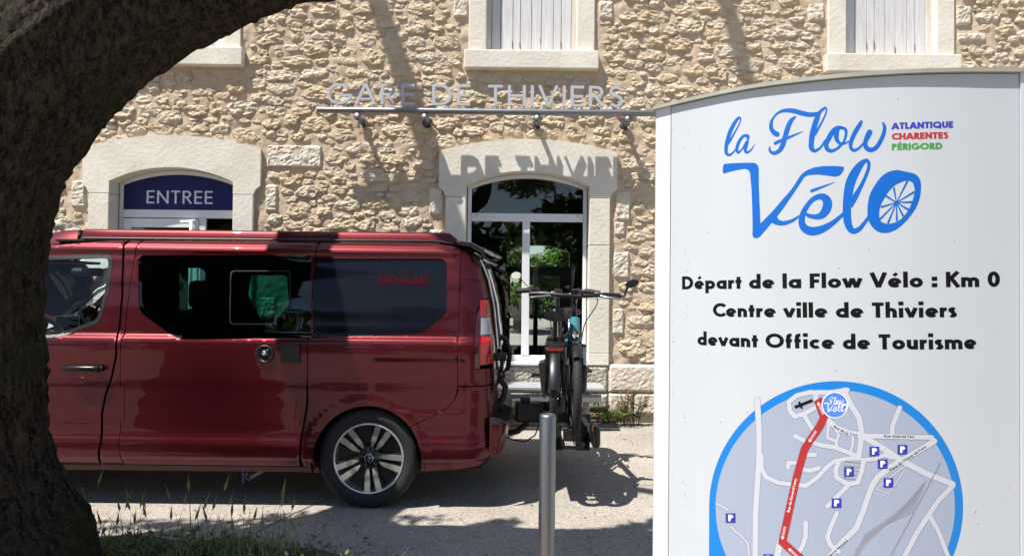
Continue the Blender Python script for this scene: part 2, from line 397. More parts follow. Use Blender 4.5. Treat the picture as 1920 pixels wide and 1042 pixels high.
# base course
def face_block(x0, x1, z0, z1, y, matr, name, rough=.012, freq=28, par=None, step=.03):
    m = MB(); nu = max(3, int((x1-x0)/step)); nv = max(3, int((z1-z0)/step)); sd = rnd.uniform(0, 40)
    def fn(u, v):
        x, z = x0+(x1-x0)*u, z0+(z1-z0)*v
        e = min(u*(x1-x0), (1-u)*(x1-x0), v*(z1-z0), (1-v)*(z1-z0)); k = smooth(e/.012)
        return (x, y+.03-k*(.03+rough*nz(x, sd, z, freq)), z)
    m.grid(fn, nu, nv, False)
    return m.build(name, matr, par or wall)
PECK = mat('pecked_stone', (.50, .465, .40), rough=.95, col2=(.40, .36, .30), vscale=6)
def peck():
    n = PECK.node_tree.nodes; L = PECK.node_tree.links; tc = n.new('ShaderNodeTexCoord')
    v = n.new('ShaderNodeTexVoronoi'); v.inputs['Scale'].default_value = 26; L.new(tc.outputs['Object'], v.inputs['Vector'])
    mr = n.new('ShaderNodeMapRange'); mr.inputs[1].default_value = .15; mr.inputs[2].default_value = .38; L.new(v.outputs['Distance'], mr.inputs[0])
    bp = n.new('ShaderNodeBump'); bp.inputs['Strength'].default_value = 1; bp.inputs['Distance'].default_value = .025; L.new(mr.outputs[0], bp.inputs['Height']); L.new(bp.outputs[0], n['Principled BSDF'].inputs['Normal'])
peck()
YB = YW-.05
x = XA
for (a, b) in ((XA, -5.9), (-5.88, -5.0), (-3.0, -2.1), (-2.08, -1.2), (-1.18, -.79), (1.13, 1.72), (1.735, 2.75), (2.76, 3.7), (3.71, 4.8), (4.81, 6.0), (6.01, XB)):
    face_block(a, b, .355, .675, YB, DRESSED, 'base_block', .008)
for (a, b) in ((XA, -5.4), (-5.38, -5.0), (-3.0, -2.4), (-2.38, -1.4), (-1.38, -.79), (1.13, 1.42), (1.43, 1.95), (1.96, 2.9), (2.91, 4.0), (4.01, 5.2), (5.21, XB)):
    face_block(a, b, .10, .345, YB, DRESSED, 'base_block', .008)
face_block(-.785, 1.125, .345, .655, YB+.004, PECK, 'pecked_panel', .010, 40)
for (a, b) in ((-.785, -.165), (-.155, .52), (.53, 1.125)): face_block(a, b, .155, .335, YB-.004, PECK, 'base_block', .008, 40)
face_block(-.785, 1.125, .03, .145, YB+.012, render_mat('damp_render', (.26, .20, .13), (.13, .10, .065), 30, .02, 1.0), 'footing', .012, 20)
sl_ = MB(); sl_.box(-1.0, 1.22, YW-.34, YW-.06, .0, .035, .006); sl_.build('footing_slab', mat('grey_slab', (.22, .20, .17), rough=.9, var=.4, bump=.4, bscale=40), bld)
# shell: side walls, roof, room
sh = MB()
sh.box(XA, XB, 14.9, 15.2, 0, .02)
sh.box(XA, XA+.3, YW+.04, 14.9, 0, ZT); sh.box(XB-.3, XB, YW+.04, 14.9, 0, ZT)
sh.box(XA-.3, XB+.3, YW-.35, 15.3, ZT, ZT+.15)
# back wall with one opening
bx0, bx1 = at(950, 520, 14.9).x, at(1068, 520, 14.9).x; bz0, bz1 = .30, 2.34; apx = 2.50
sh.box(XA, bx0, 14.9, 15.15, 0, ZT); sh.box(bx1, XB, 14.9, 15.15, 0, ZT)
sh.build('rear_wall', mat('rear_render', (.35, .31, .25), rough=.9), bld)
sh = MB(); sh.box(bx0, bx1, 14.9, 15.15, 0, bz0)
pts = arch_pts((bx0+bx1)/2, (bx1-bx0)/2, bz1, apx)+[(bx1, ZT), (bx0, ZT)]
sh.prism([(x, 14.9, z) for x, z in pts], (0, .25, 0)); sh.build('rear_wall_infill', mat('rear_render', ()), bld)
fr = MB(); zz = lambda py: at(1000, py, 14.9).z
fr.box(bx0, bx1, 14.88, 14.93, zz(517), zz(500)); fr.box(bx0, bx0+.08, 14.88, 14.93, bz0, zz(517)); fr.box(bx1-.22, bx1, 14.88, 14.93, bz0, zz(517))
fr.box((bx0+bx1)/2-.1, (bx0+bx1)/2-.0, 14.885, 14.925, bz0, zz(517)); fr.box(bx0, bx1, 14.885, 14.92, .9, .97)
fr.build('rear_window_frame', mat('dark_frame', (.02, .02, .022), rough=.4), bld)
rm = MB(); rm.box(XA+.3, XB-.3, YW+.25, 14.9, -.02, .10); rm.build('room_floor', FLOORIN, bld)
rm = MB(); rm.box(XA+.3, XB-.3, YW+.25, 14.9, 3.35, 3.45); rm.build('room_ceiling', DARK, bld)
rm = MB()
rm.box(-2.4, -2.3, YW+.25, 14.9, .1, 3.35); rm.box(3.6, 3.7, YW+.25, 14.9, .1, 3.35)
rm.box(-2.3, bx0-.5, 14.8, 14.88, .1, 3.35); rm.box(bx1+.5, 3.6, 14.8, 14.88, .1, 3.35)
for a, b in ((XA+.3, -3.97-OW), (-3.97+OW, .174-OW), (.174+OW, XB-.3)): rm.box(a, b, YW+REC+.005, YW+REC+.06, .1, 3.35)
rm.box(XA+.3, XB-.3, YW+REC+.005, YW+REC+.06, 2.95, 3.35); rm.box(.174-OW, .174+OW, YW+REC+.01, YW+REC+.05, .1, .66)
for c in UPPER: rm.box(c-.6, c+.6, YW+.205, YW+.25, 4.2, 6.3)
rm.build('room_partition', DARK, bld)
# a ticket counter, bench and hanging lamp inside
rm = MB(); rm.box(-1.9, -1.0, 12.6, 13.2, .1, 1.15); rm.box(-1.6, -.6, 9.0, 9.4, .55, .60); rm.box(-1.5, -1.45, 9.0, 9.4, .1, .55); rm.box(-.7, -.65, 9.0, 9.4, .1, .55)
rm.build('room_counter', mat('counter', (.10, .09, .08), rough=.5), bld)
# arched window and door leaves
def arched_leaf(c, kind):
    y = YW+REC-.055
    w = empty(kind, (0, 0, 0)); w.parent = bld
    zb = .10 if kind == 'entrance_door' else .69
    ft = .055
    def seg_frame(m, x0, x1, z0, z1, yy=y, d=.06): m.box(x0, x1, yy, yy+d, z0, z1, .006)
    m = MB()
    seg_frame(m, c-OW+.01, c-OW+ft, zb, SPR); seg_frame(m, c+OW-ft, c+OW-.01, zb, SPR)
    seg_frame(m, c-OW+ft, c+OW-ft, 2.335, 2.43, y-.008, .075)
    inner = arch_pts(c, OW-ft, SPR-.02, APX-ft); outer = arch_pts(c, OW-.01, SPR, APX-.008)
    r = ring_plate(inner, outer, y, y+.06); m.add(r.v, r.f)
    if kind == 'arched_window':
        seg_frame(m, c-OW+ft, c+OW-ft, zb, zb+.06); 
        cxm = wx(986); seg_frame(m, cxm-.045, cxm+.045, zb+.06, 2.335, y-.006, .07)
        m.build('frame', PVC, w)
        for a, b in ((c-OW+ft, cxm-.045), (cxm+.045, c+OW-ft)):
            p = MB(); p.box(a, b, y+.025, y+.033, zb+.06, 2.335); p.build('pane', GL, w)
        for sx in (-1, 1):
            p = MB(); p.box(c+sx*.6-.012, c+sx*.6+.012, y-.012, y-.008, 2.40, 2.408); p.build('vent_slot', GAP, w)
        s = MB(); s.box(c-OW+.01, c+OW-.01, PY-.03, y, .655, .69, .006); s.build('ledge', PVC, w)
    else:
        m.box(c+.24, c+.32, y, y+.06, zb, 2.335, .006)
        m.build('frame', PVC, w)
        p = MB(); p.box(c+.32, c+OW-ft, y+.025, y+.033, zb+.3, 2.335); p.build('pane', GL, w)
        p = MB(); p.box(c+.32, c+OW-ft, y+.01, y+.05, zb, zb+.3, .005); p.build('kick_panel', PVC, w)
        lf = MB(); a, b = c-OW+ft+.01, c+.235
        lf.box(a, a+.09, y-.012, y+.045, zb+.02, 2.325, .005); lf.box(b-.09, b, y-.012, y+.045, zb+.02, 2.325, .005)
        lf.box(a+.09, b-.09, y-.012, y+.045, 2.22, 2.325, .005); lf.box(a+.09, b-.09, y-.012, y+.045, zb+.02, .42, .005); lf.build('door_leaf', PVC, w)
        p = MB(); p.box(a+.09, b-.09, y+.015, y+.023, .42, 2.22); p.build('pane', GL, w)
        h = MB(); xx = b-.045; h.tube([(xx, y-.01, 2.30), (xx, y-.08, 2.30), (xx, y-.08, 1.0), (xx, y-.01, 1.0)], .022, 8); h.tube([(xx-.14, y-.05, 2.28), (xx+.02, y-.05, 2.285)], .02, 8); h.build('pull_handle', PVC, w)
    inner = arch_pts(c, OW-ft, SPR-.02, APX-ft)
    pz = [(c-OW+ft, 2.43)]+[(c+OW-ft, 2.43)]+inner[::-1]
    if kind == 'arched_window':
        plate(pz, y+.025, y+.033).build('pane', GL, w)
    else:
        plate(pz, y+.012, y+.03).build('name_panel', mat('navy_panel', (.006, .010, .095), rough=.45, spec=.25), w)
        TEXT_JOBS.append((c, y, w))
TEXT_JOBS = []
arched_leaf(-3.97, 'entrance_door'); arched_leaf(.174, 'arched_window')
SHUT = mat('flaking_white_paint', (.66, .66, .68), rough=.65, col2=(.47, .455, .44), vscale=3, stretch=(26, 1, 1.0), bump=.3, bscale=30)
WOOD = mat('bare_timber', (.50, .44, .36), rough=.8, col2=(.60, .58, .53), vscale=6, stretch=(6, 1, .5))
for c in UPPER:
    wd = empty('shuttered_window', (0, 0, 0)); wd.parent = bld
    for q in (c-.53, c+.475): m = MB(); m.box(q, q+.055, YW+.07, YW+.14, 4.302, 6.1); m.build('frame_post', WOOD, wd)
    bw = .95/8
    ws = [.9, 1.25, .75, 1.1, 1.0, 1.2, .8, 1.0]; tot = sum(ws); x0 = c-.473
    for i, q in enumerate(ws):
        wq = .946*q/tot; p = MB(); yy = YW+.10+rnd.uniform(0, .006)
        p.box(x0+.003, x0+wq-.003, yy, yy+.03, 4.315, 6.08, .004); p.build('plank', SHUT, wd)
        if i in (1, 2, 4, 6):
            q2 = MB(); zc = 4.42+rnd.uniform(-.02, .05); q2.add([(x0+wq-.012, yy-.002, zc+.05), (x0+wq+.006, yy-.002, zc+.02), (x0+wq+.004, yy-.002, zc-.05), (x0+wq-.010, yy-.002, zc-.02)], [(0, 1, 2, 3)]); q2.build('worn_patch', mat('worn_wood', (.16, .12, .09), rough=.9), wd)
        x0 += wq
# ------------------------------------------------------------------ stroke lettering
def arcp(cx, cy, rx, ry, a0, a1, n=None):
    n = n or max(4, int(abs(a1-a0)/12)); return [(cx+rx*math.cos(R(a0+(a1-a0)*i/n)), cy+ry*math.sin(R(a0+(a1-a0)*i/n))) for i in range(n+1)]
def glyph(ch, w):
    h = w/2; T = 1-h; X = .64; xm = X-h; q = []; 
    if ch in 'éèÉ':
        ad, g = glyph('e' if ch == 'é' else 'E', w); top = .78 if ch == 'é' else 1.08
        return ad, g+[([(ad*.42, top), (ad*.68, top+.16)], .8)]
    def S(p, k=1.0): q.append((p, k))
    if ch == 'A': W = .80; S([(h*.5, 0), (W/2, 1-h*.2)]); S([(W/2, 1-h*.2), (W-h*.5, 0)]); S([(.2, .27), (W-.2, .27)], .85)
    elif ch == 'B': W = .58; S([(h, 0), (h, 1)]); S([(h, T), (.3, T)]+arcp(.3, .75, .28-h, .25-h, 90, -90)+[(h, .5+h*.3)]); S([(.3, .5)]+arcp(.32, .26, .30-h, .26-h, 90, -90)+[(h, h)])
    elif ch == 'C': W = .76; S(arcp(.5, .5, .5-h, .5-h, 42, 318))
    elif ch == 'D': W = .78; S([(h, 0), (h, 1)]); S([(h, T), (.3, T)]+arcp(.3, .5, .48-h, .5-h, 90, -90)+[(h, h)])
    elif ch == 'E': W = .52; S([(h, 0), (h, 1)]); S([(h, T), (W, T)]); S([(h, .5), (W-.03, .5)]); S([(h, h), (W, h)])
    elif ch == 'F': W = .50; S([(h, 0), (h, 1)]); S([(h, T), (W, T)]); S([(h, .48), (W-.04, .48)])
    elif ch == 'G': W = .92; S(arcp(.5, .5, .5-h, .5-h, 45, 352)+[(W-h-.02, .44)]); S([(.5, .44), (W, .44)])
    elif ch == 'H': W = .70; S([(h, 0), (h, 1)]); S([(W-h, 0), (W-h, 1)]); S([(h, .5), (W-h, .5)])
    elif ch == 'I': W = w; S([(h, 0), (h, 1)])
    elif ch == 'K': W = .66; S([(h, 0), (h, 1)]); S([(h, .42), (W-h*.6, 1)]); S([(.26, .58), (W-h*.4, 0)])
    elif ch == 'L': W = .46; S([(h, 0), (h, 1)]); S([(h, h), (W, h)])
    elif ch == 'M': W = .92; S([(h*.9, 0), (.16+h*.4, 1-h*.4)]); S([(.16+h*.2, 1-h), (W/2, h*.8)]); S([(W/2, h*.8), (W-.16-h*.2, 1-h)]); S([(W-.16-h*.4, 1-h*.4), (W-h*.9, 0)])
    elif ch == 'N': W = .76; S([(h, 0), (h, 1)]); S([(h, 1-h*.8), (W-h, h*.8)]); S([(W-h, 0), (W-h, 1)])
    elif ch == 'O': W = 1.0; S(arcp(.5, .5, .5-h, .5-h, 0, 360, 32))
    elif ch == 'P': W = .56; S([(h, 0), (h, 1)]); S([(h, T), (.28, T)]+arcp(.28, .72, .28-h, .28-h, 90, -90)+[(h, .44+h)])
    elif ch == 'Q': W = 1.0; S(arcp(.5, .5, .5-h, .5-h, 0, 360, 32)); S([(.55, .38), (.92, -.04)])
    elif ch == 'R': W = .60; S([(h, 0), (h, 1)]); S([(h, T), (.28, T)]+arcp(.28, .72, .28-h, .28-h, 90, -90)+[(h, .44+h)]); S([(.26, .44+h), (W-h*.5, 0)])
    elif ch == 'S': W = .54; S(arcp(W/2, .74, W/2-h, .26-h, 30, 270, 14)+arcp(W/2, .26+h*.5, W/2-h, .26-h*.4, 90, -150, 14)[1:])
    elif ch == 'T': W = .58; S([(W/2, 0), (W/2, 1)]); S([(0, T), (W, T)])
    elif ch == 'U': W = .68; S([(h, 1), (h, .34)]+arcp(W/2, .34, W/2-h, .34-h, 180, 360)+[(W-h, 1)])
    elif ch == 'V': W = .74; S([(h*.5, 1), (W/2, h*.2)]); S([(W/2, h*.2), (W-h*.5, 1)])
    elif ch == '0': W = .62; S(arcp(.31, .5, .31-h, .5-h, 0, 360, 28))
    elif ch in 'adpbqgo':
        W = X; S(arcp(X/2, X/2, xm-X/2, xm-X/2, 0, 360, 24))
        if ch == 'a': S([(xm, 0), (xm, X)])
        if ch == 'd': S([(xm, 0), (xm, 1.04)])
        if ch == 'p': S([(h, -.3), (h, X)])
        if ch == 'b': S([(h, 0), (h, 1.04)])
        if ch == 'q': S([(xm, -.3), (xm, X)])
        if ch == 'g': S([(xm, X), (xm, -.05)]+arcp(X/2, -.05, xm-X/2, .22-h, 0, -140))
    elif ch == 'c': W = .54; S(arcp(X/2, X/2, xm-X/2, xm-X/2, 48, 312))
    elif ch == 'e': W = X; S([(h*.8, X*.46), (xm, X*.46)], .75); S(arcp(X/2, X/2, xm-X/2, xm-X/2, -8, 318, 24))
    elif ch == 'f': W = .38; S([(.15, 0), (.15, .80)]+arcp(.15+.17, .80, .17, .22-h, 180, 85, 6)); S([(0, X-h), (.34, X-h)])
    elif ch == 'h': W = .56; S([(h, 0), (h, 1.04)]); S(arcp(W/2, X*.56, W/2-h, X*.44-h, 170, 0)+[(W-h, 0)])
    elif ch == 'n': W = .56; S([(h, 0), (h, X)]); S(arcp(W/2, X*.56, W/2-h, X*.44-h, 170, 0)+[(W-h, 0)])
    elif ch == 'm':
        W = .90; S([(h, 0), (h, X)]); k = (W-w)/2
        for x0 in (h, h+k): S(arcp(x0+k/2, X*.58, k/2, X*.42-h, 170, 0)+[(x0+k, 0)])
    elif ch == 'i': W = w*1.1; S([(W/2, 0), (W/2, X)]); S([(W/2, .80), (W/2, .80+w*1.1)], 1.15)
    elif ch == 'l': W = w; S([(h, 0), (h, 1.04)])
    elif ch == 'r': W = .36; S([(h, 0), (h, X)]); S(arcp(.32, X*.52, .32-h, X*.48-h, 170, 78, 6))
    elif ch == 's': W = .42; S(arcp(W/2, X*.73, W/2-h*.9, X*.27-h*.9, 25, 270, 10)+arcp(W/2, X*.27, W/2-h*.9, X*.27-h*.9, 90, -155, 10)[1:])
    elif ch == 't': W = .36; S([(W/2, 0), (W/2, .86)]); S([(0, X-h), (W, X-h)])
    elif ch == 'u': W = .56; S([(W-h, 0), (W-h, X)]); S([(h, X), (h, X*.42)]+arcp(W/2, X*.42, W/2-h, X*.42-h, 180, 350))
    elif ch == 'v': W = .58; S([(h*.5, X), (W/2, h*.2)]); S([(W/2, h*.2), (W-h*.5, X)])
    elif ch == 'w': W = .90; S([(h*.5, X), (W*.29, h*.2)]); S([(W*.29, h*.2), (W/2, X)]); S([(W/2, X), (W*.71, h*.2)]); S([(W*.71, h*.2), (W-h*.5, X)])
    elif ch == 'y': W = .56; S([(h*.5, X), (W/2, .06)]); S([(W-h*.5, X), (.14, -.3)])
    elif ch == ':': W = w*1.2; S([(W/2, 0), (W/2, w*1.2)], 1.2); S([(W/2, .42), (W/2, .42+w*1.2)], 1.2)
    elif ch == ' ': W = .30
    else: W = .4
    return W, q
def stroke_quads(pts, wd):
    """offset a polyline with mitred joints; wd scalar or list; returns left,right"""
    n = len(pts); ws = wd if isinstance(wd, (list, tuple)) else [wd]*n; Lf = []; Rg = []
    closed = (abs(pts[0][0]-pts[-1][0])+abs(pts[0][1]-pts[-1][1]) < 1e-6 and n > 3)
    for i in range(n):
        a = pts[i-1] if i > 0 else (pts[-2] if closed else pts[0]); b = pts[i]; c = pts[i+1] if i < n-1 else (pts[1] if closed else pts[-1])
        d1 = Vector((b[0]-a[0], b[1]-a[1])); d2 = Vector((c[0]-b[0], c[1]-b[1]))
        if d1.length < 1e-9: d1 = d2
        if d2.length < 1e-9: d2 = d1
        d1.normalize(); d2.normalize(); t = (d1+d2)
        t = t.normalized() if t.length > 1e-6 else d1
        k = 1/max(.5, t.dot(d1)); nn = Vector((-t.y, t.x))*ws[i]/2*k
        Lf.append((b[0]+nn.x, b[1]+nn.y)); Rg.append((b[0]-nn.x, b[1]-nn.y))
    return Lf, Rg
def densify(pts, step, ws=None):
    out = [pts[0]]; wo = [ws[0]] if ws else None
    for i in range(len(pts)-1):
        a, b = pts[i], pts[i+1]; n = max(1, int(math.hypot(b[0]-a[0], b[1]-a[1])/step))
        for k in range(1, n+1):
            out.append((a[0]+(b[0]-a[0])*k/n, a[1]+(b[1]-a[1])*k/n))
            if ws: wo.append(ws[i]+(ws[i+1]-ws[i])*k/n)
    return (out, wo) if ws else out
def text_strokes(txt, w, sp=.12, word=.34):
    x = 0; out = []
    for ch in txt:
        ad, q = glyph(ch, w)
        if ch == ' ': x += word; continue
        for p, k in q: out.append(([(a+x, b) for a, b in p], w*k))
        x += ad+sp
    return out, x-sp
class Flat:
    """flat print as strips mapped by fn(u,v,layer) -> 3-D point; every stroke sits a hair above the one before"""
    def __init__(s, fn, base, step): s.fn = fn; s.m = MB(); s.k = 0; s.base = base; s.step = step
    def strip(s, Lf, Rg, dep=0):
        s.k += 1; off = s.base+(s.k % 12)*.00003; n = len(Lf)
        vs = [s.fn(a, b, off) for a, b in Lf]+[s.fn(a, b, off) for a, b in Rg]
        s.m.add(vs, [(i, i+1, n+i+1, n+i) for i in range(n-1)])
    def stroke(s, pts, wd):
        if isinstance(wd, (list, tuple)): p, ww = densify(pts, s.step, wd)
        else: p = densify(pts, s.step); ww = wd
        Lf, Rg = stroke_quads(p, ww); s.strip(Lf, Rg)
    def disc(s, x, y, r, n=14):
        s.k += 1; off = s.base+(s.k % 12)*.00003
        vs = [s.fn(x, y, off)]+[s.fn(x+r*math.cos(i*2*math.pi/n), y+r*math.sin(i*2*math.pi/n), off) for i in range(n)]
        s.m.add(vs, [(0, i+1, (i+1) % n+1) for i in range(n)])
    def poly(s, pts, holes=(), grid=None):
        s.k += 1; off = s.base+(s.k % 12)*.00003
        vs, fs = cdt(pts, holes, grid)
        s.m.add([s.fn(a, b, off) for a, b in vs], fs)
    def text(s, txt, u0, v0, u1, v1, hgt, w=.17, sp=.12, word=.34):
        """baseline from (u0,v0) to (u1,v1); hgt = cap height, positive along the left normal"""
        st, W = text_strokes(txt, w, sp, word); d = Vector((u1-u0, v1-v0)); L = d.length; d.normalize(); nrm = Vector((-d.y, d.x))*hgt
        for p, ww in st:
            p2 = densify(p, .25) ; Lf, Rg = stroke_quads(p2, ww)
            f = lambda q: (u0+d.x*q[0]/W*L+nrm.x*q[1], v0+d.y*q[0]/W*L+nrm.y*q[1])
            s.strip([f(q) for q in Lf], [f(q) for q in Rg])
def inside(p, poly):
    x, y = p; c = False; n = len(poly)
    for i in range(n):
        x1, y1 = poly[i]; x2, y2 = poly[(i+1) % n]
        if (y1 > y) != (y2 > y) and x < (x2-x1)*(y-y1)/(y2-y1)+x1: c = not c
    return c
def cdt(outer, holes=(), grid=None, rows=()):
    loops = [outer]+list(holes); pts = []; edges = []
    for lp in loops:
        b = len(pts); n = len(lp); pts += [tuple(p) for p in lp]; edges += [(b+i, b+(i+1) % n) for i in range(n)]
    if grid:
        xs = [p[0] for p in outer]; ys = [p[1] for p in outer]; gx, gy = grid
        yy = []; y = min(ys)+gy*.5
        while y < max(ys): yy.append(y); y += gy
        yy += [r for r in rows]
        for y in yy:
            x = min(xs)+gx*.5
            while x < max(xs):
                p = (x, y)
                if inside(p, outer) and not any(inside(p, h) for h in holes): pts.append(p)
                x += gx
    r = delaunay_2d_cdt([Vector(p) for p in pts], edges, [], 0, 1e-7)
    vs = [tuple(v) for v in r[0]]; fs = []
    for f in r[2]:
        c = (sum(vs[i][0] for i in f)/len(f), sum(vs[i][1] for i in f)/len(f))
        if inside(c, outer) and not any(inside(c, h) for h in holes): fs.append(tuple(f))
    return vs, fs
def spline(pts, n=6, closed=False):
    """Catmull-Rom through points of any width"""
    N = len(pts); out = []
    rng = range(N if closed else N-1)
    for i in rng:
        p1, p2 = pts[i], pts[(i+1) % N]
        p0 = pts[(i-1) % N] if (closed or i > 0) else p1; p3 = pts[(i+2) % N] if (closed or i < N-2) else p2
        for k in range(n):
            t = k/n
            out.append(tuple(.5*((2*b)+(-a+c)*t+(2*a-5*b+4*c-d)*t*t+(-a+3*b-3*c+d)*t*t*t) for a, b, c, d in zip(p0, p1, p2, p3)))
    if not closed: out.append(tuple(pts[-1]))
    return out
# ------------------------------------------------------------------ ENTREE panel lettering
for c, y, wd in TEXT_JOBS:
    fl = Flat(lambda u, v, o: (u, y+.010-o, v), .0006, .2)
    xa, xb = at(274, 375, y).x, at(398, 376, y).x; fl.text('ENTREE', xa, 2.505, xb, 2.505, .155, .13, .17)
    fl.m.build('panel_lettering', mat('print_pale', (.62, .66, .78), rough=.5), wd)
# ------------------------------------------------------------------ station name on its rail
YS = YW-.285
nm = empty('station_name_sign', (0, YS, 3.5), 'brushed metal letters GARE DE THIVIERS standing on a steel rail above the windows', 'sign')
zr = at(900, 209.6, YS).z
p = MB(); xl = at(595, 207, YS).x; p.tube([(xl, YS, zr), (2.9, YS, zr)], .036, 18); 
for q in (671, 797, 1008, 1178): 
    xx = at(q-8, 210, YS).x; p.tube([(xx-.035, YS, zr), (xx+.035, YS, zr)], .0385, 18)
p.build('rail', GALV, nm)
def bracket(px):
    xx = at(px, 222, YS).x
    b = MB(); b.tube([(xx, YS, zr-.03), (xx, YS+.02, zr-.075)], .016, 10); b.tube([(xx, YS-.02, zr-.078), (xx, YW-.01, zr-.078)], .026, 12)
    b.lathe([(0, .001), (0, .042), (.018, .042)], (xx, YS-.03, zr-.078), 'y', 16); b.lathe([(0, .06), (.012, .06), (.012, .02)], (xx, YW-.05, zr-.078), 'y', 16)
    b.build('bracket', STEEL, nm)
for q in (671, 797, 1008, 1178, 1390): bracket(q)
st, W = text_strokes('GARE DE THIVIERS', .115, .20, .50)
xa, xb = at(613, 190, YS).x, at(1168, 195, YS).x; zb = zr+.064; H = .236
x = 0
LET = []
for ch in 'GARE DE THIVIERS':
    ad, q = glyph(ch, .115)
    if ch == ' ': x += .50; continue
    m = MB(); sc = (xb-xa)/W
    for k, (p, kk) in enumerate(q):
        p = densify(p, .5); Lf, Rg = stroke_quads(p, .115*kk); n = len(Lf); e = k*.0006; closed = p[0] == p[-1]
        vs = []
        for (d0) in (YS-.016-e, YS+.016+e):
            vs += [((a+x)*sc+xa, d0, zb+b*H) for a, b in Lf]+[((a+x)*sc+xa, d0, zb+b*H) for a, b in Rg]
        fs = []
        for i in range(n-1):
            fs += [(i, i+1, n+i+1, n+i), (2*n+i, 3*n+i, 3*n+i+1, 2*n+i+1), (i, 2*n+i, 2*n+i+1, i+1), (n+i, n+i+1, 3*n+i+1, 3*n+i)]
        fs += [(0, n, 3*n, 2*n), (n-1, 3*n-1, 4*n-1, 2*n-1)]
        m.add(vs, fs)
    for sx in ((.2, .8) if ad > .3 else (.5,)):
        xx = (x+ad*sx)*sc+xa; m.tube([(xx, YS, zr+.02), (xx, YS, zb+.012)], .009, 6)
    m.build('letter', SIGNGREY, nm); x += ad+.20
# ------------------------------------------------------------------ the van
VY = 4.70; VC = VY+.975
van = empty('camper_van', (-2.6, VC, 0), 'dark red camper van with pop top roof and tinted side glass parked along the station', 'van')
DT = [(.20, .13), (.27, .085), (.30, .055), (.335, .035), (.345, .018), (.40, .006), (.452, .002), (.470, .006), (.495, .014), (.55, .020), (.68, .019), (.80, .013), (.90, .003), (1.0, .000), (1.08, .000),
      (1.14, .006), (1.165, .014), (1.180, .030), (1.190, .046), (1.20, .050), (1.35, .070), (1.55, .108), (1.70, .146), (1.755, .164), (1.765, .162), (1.775, .158), (1.80, .168), (1.825, .190), (1.845, .220), (1.862, .27), (1.872, .34), (1.88, .45), (1.885, .6)]
XRT = [(.25, -.16), (.40, -.12), (.8, -.115), (1.1, -.13), (1.4, -.16), (1.55, -.19), (1.68, -.225), (1.76, -.27), (1.82, -.34), (1.86, -.42)]
def xr(z): return lerp_tab(XRT, z)
def vdep(x, z):
    d = lerp_tab(DT, z)
    # rear corner
    e = xr(z); rc = .20; t = (x-(e-rc))/rc
    if t > 0: t = min(t, .995); d += rc*.75*(1-math.sqrt(1-t*t))
    # nose
    if x < -3.55:
        q = (-3.55-x)/1.50; d += .05*q+.42*max(0, q)**3.2
    # soft pressed panel behind the wheel arch
    dx, dz = (x+.64)/.36, (z-.86)/.20
    m = max(abs(dx), abs(dz)); d += .010*(1-smooth((m-.86)/.12)) if m < 1 else 0
    d += .0022*math.sin(x*5.1+z*2)*smooth((1.12-z)/.3)*smooth((z-.5)/.1)
    # arch lip
    for ax in (-1.004, -4.10):
        r = math.hypot(x-ax, z-.335)
        if r < .47: d -= .012*smooth((.47-r)/.06)
    return d
def vpt(x, z, off=0, far=False):
    x2 = min(x, xr(z)-.001); y = VY+vdep(x2, z)-off
    return Vector((x2, 2*VC-y if far else y, z))
def V(px, py):
    """where the sight line meets the near flank"""
    d = ray(px, py); y = VY
    for _ in range(12):
        p = CAM+d*(y/d.y); y2 = VY+vdep(min(p.x, xr(p.z)-.02), p.z); y = .5*y+.5*y2
    p = CAM+d*(y/d.y); return (p.x, p.z)
def VL(*pts): return [V(a, b) for a, b in pts]
def vnorm(x, z, far=False):
    e = .004; a = vpt(x+e, z) - vpt(x-e, z); b = vpt(x, z+e)-vpt(x, z-e)
    if a.length < 1e-6: n = Vector((1, -.2, 0))
    else: n = a.cross(b)
    n.normalize()
    if n.y > 0: n = -n
    if far: n.y = -n.y
    return n
ROWS = [.20+.02*0, .335, .345, .37, .458, .466, .474, .482, 1.13, 1.15, 1.165, 1.173, 1.181, 1.19, 1.20, 1.735, 1.75, 1.76, 1.768, 1.776, 1.79, 1.80, 1.812, 1.825, 1.835, 1.845, 1.854, 1.862, 1.867, 1.872]
def panel(name, outer, m, holes=(), off=0.0, thick=.014, parent=None, sides=(False, True), g=(.035, .032), label=None):
    outer = densify(outer+[outer[0]], .05)[:-1]; holes = [densify(h+[h[0]], .05)[:-1] for h in holes]
    vs2, fs2 = cdt(outer, holes, g, ROWS if g[0] < .1 else ())
    res = []
    for far in sides:
        vs = [vpt(x, z, off, far) for x, z in vs2]; ns = [vnorm(x, z, far) for x, z in vs2]; n = len(vs)
        fs = []
        for f in fs2:
            a, b, c = (vs[i] for i in f[:3]); nn = (b-a).cross(c-a)
            fs.append(tuple(f) if nn.dot(ns[f[0]]) > 0 else tuple(f[::-1]))
        # rim folded inwards
        cnt = {}
        for f in fs:
            for i in range(len(f)):
                a, b = f[i], f[(i+1) % len(f)]; cnt[(a, b)] = cnt.get((a, b), 0)+1
        rim = [(a, b) for (a, b) in cnt if (b, a) not in cnt]
        V2 = list(vs); F2 = list(fs); SM = [True]*len(fs)
        for a, b in rim:
            k = len(V2); V2 += [vs[a], vs[b], vs[b]-ns[b]*thick, vs[a]-ns[a]*thick]; F2.append((k, k+3, k+2, k+1)); SM.append(False)
        o0 = rootloc(parent or van); me = bpy.data.meshes.new(name); me.from_pydata([v-o0 for v in V2], [], F2)
        me.polygons.foreach_set('use_smooth', SM); me.materials.append(m); me.update()
        cn = []
        for p in me.polygons:
            for li in p.loop_indices:
                vi = me.loops[li].vertex_index; cn.append(ns[vi] if vi < n else p.normal.copy())
        me.normals_split_custom_set([tuple(q) for q in cn])
        o = bpy.data.objects.new(name, me); COL.objects.link(o); o.parent = parent or van
        if label: o['label'] = label
        res.append(o)
    return res
